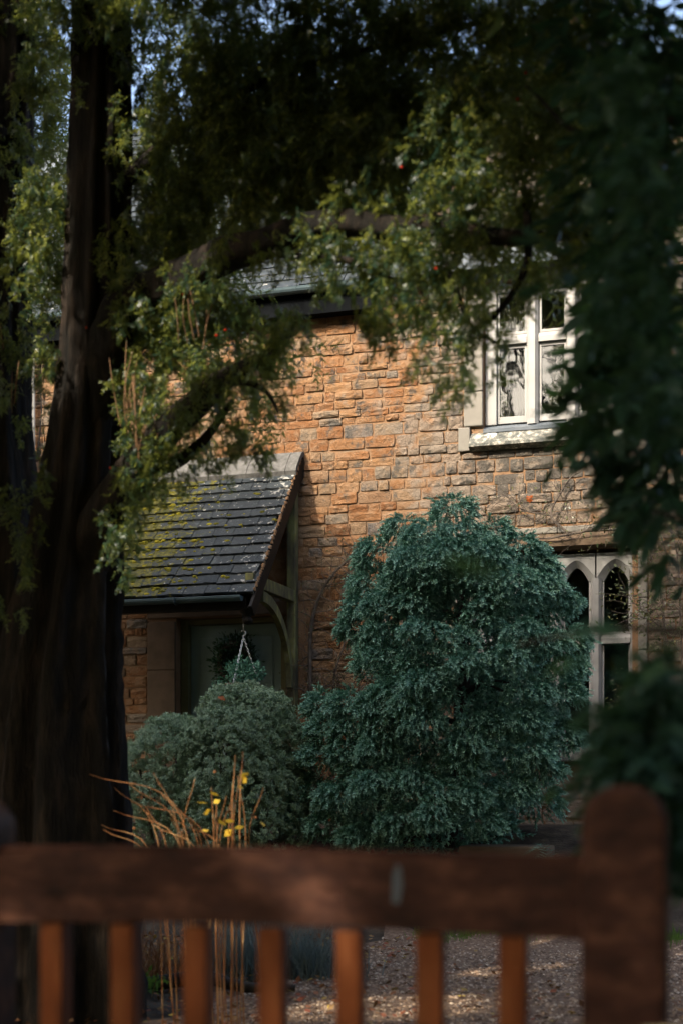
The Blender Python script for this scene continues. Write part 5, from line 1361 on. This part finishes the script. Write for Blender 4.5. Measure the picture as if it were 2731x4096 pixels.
for k in range(2600):
    x = random.uniform(-2.9,1.5); y = 11.55+.18*math.sin(x*3.1)+.1*math.sin(x*7.7)+random.gauss(.05,.10); z_ = zt(x,y); h = random.uniform(.04,.12); i = len(V)
    V += [(x-.004,y,z_),(x+.004,y,z_),(x+random.gauss(0,.03),y+random.gauss(0,.03),z_+h)]; Fc.append((i,i+1,i+2))
setp(link('blades', mesh_np('blades', V, Fc), M['grass'], t), kind='stuff')

# ================================================================== gate
GY = 2.35
gate = thing('garden_gate', (-.85,GY,0), 'blurred red-brown wooden picket gate across the foreground', 'gate')
def stile(x0, x1, ztop):
    xc, hw = (x0+x1)/2, (x1-x0)/2; zs = ztop - hw*.95
    poly = [(x0,.05),(x1,.05)] + [(xc+hw*math.cos(a), zs+hw*.95*math.sin(a)) for a in np.linspace(0,math.pi,17)]
    b = MB().prism(poly, GY-.05, GY+.05).build('stile', M['rail'], gate)
    md = b.modifiers.new('bevel','BEVEL'); md.width = .010; md.segments = 2; md.limit_method = 'ANGLE'
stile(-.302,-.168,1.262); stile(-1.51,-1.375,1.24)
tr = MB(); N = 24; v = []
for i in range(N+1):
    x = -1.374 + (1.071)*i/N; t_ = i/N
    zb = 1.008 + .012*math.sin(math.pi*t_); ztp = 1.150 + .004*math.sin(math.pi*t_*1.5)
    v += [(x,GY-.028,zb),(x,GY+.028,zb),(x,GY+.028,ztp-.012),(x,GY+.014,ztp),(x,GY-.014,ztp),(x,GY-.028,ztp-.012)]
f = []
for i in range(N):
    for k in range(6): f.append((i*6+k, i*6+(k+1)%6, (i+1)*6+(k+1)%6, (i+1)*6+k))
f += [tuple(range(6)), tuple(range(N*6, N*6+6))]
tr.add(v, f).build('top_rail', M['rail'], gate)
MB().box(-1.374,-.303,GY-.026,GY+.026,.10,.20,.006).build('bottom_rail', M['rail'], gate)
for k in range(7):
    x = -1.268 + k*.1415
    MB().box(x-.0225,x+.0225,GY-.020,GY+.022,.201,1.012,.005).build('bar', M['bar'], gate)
# old white drip on the rail
dr = MB(); dr.prism([(-.621,1.062),(-.609,1.06),(-.603,1.09),(-.606,1.122),(-.613,1.128),(-.620,1.11)], GY-.0305, GY-.0275)
dr.build('white_drip', M['lead'], gate)
# pale stone pier beside the gate
pr_ = thing('stone_pier', (.02,2.15,0), 'pale blurred stone at the bottom right corner beside the gate', 'stone')
bm = bmesh.new(); bmesh.ops.create_cube(bm, size=1)
for q in bm.verts: q.co = Vector((-.005+q.co.x*.36, 2.10+q.co.y*.30, .52+q.co.z*1.04))
bmesh.ops.bevel(bm, geom=bm.edges[:], offset=.13, segments=6, affect='EDGES')
for q in bm.verts: q.co += Vector((random.uniform(-.006,.006),random.uniform(-.006,.006),random.uniform(-.006,.006)))
me = bpy.data.meshes.new('block'); bm.to_mesh(me); bm.free(); link('block', me, M['palestone'], pr_, True)
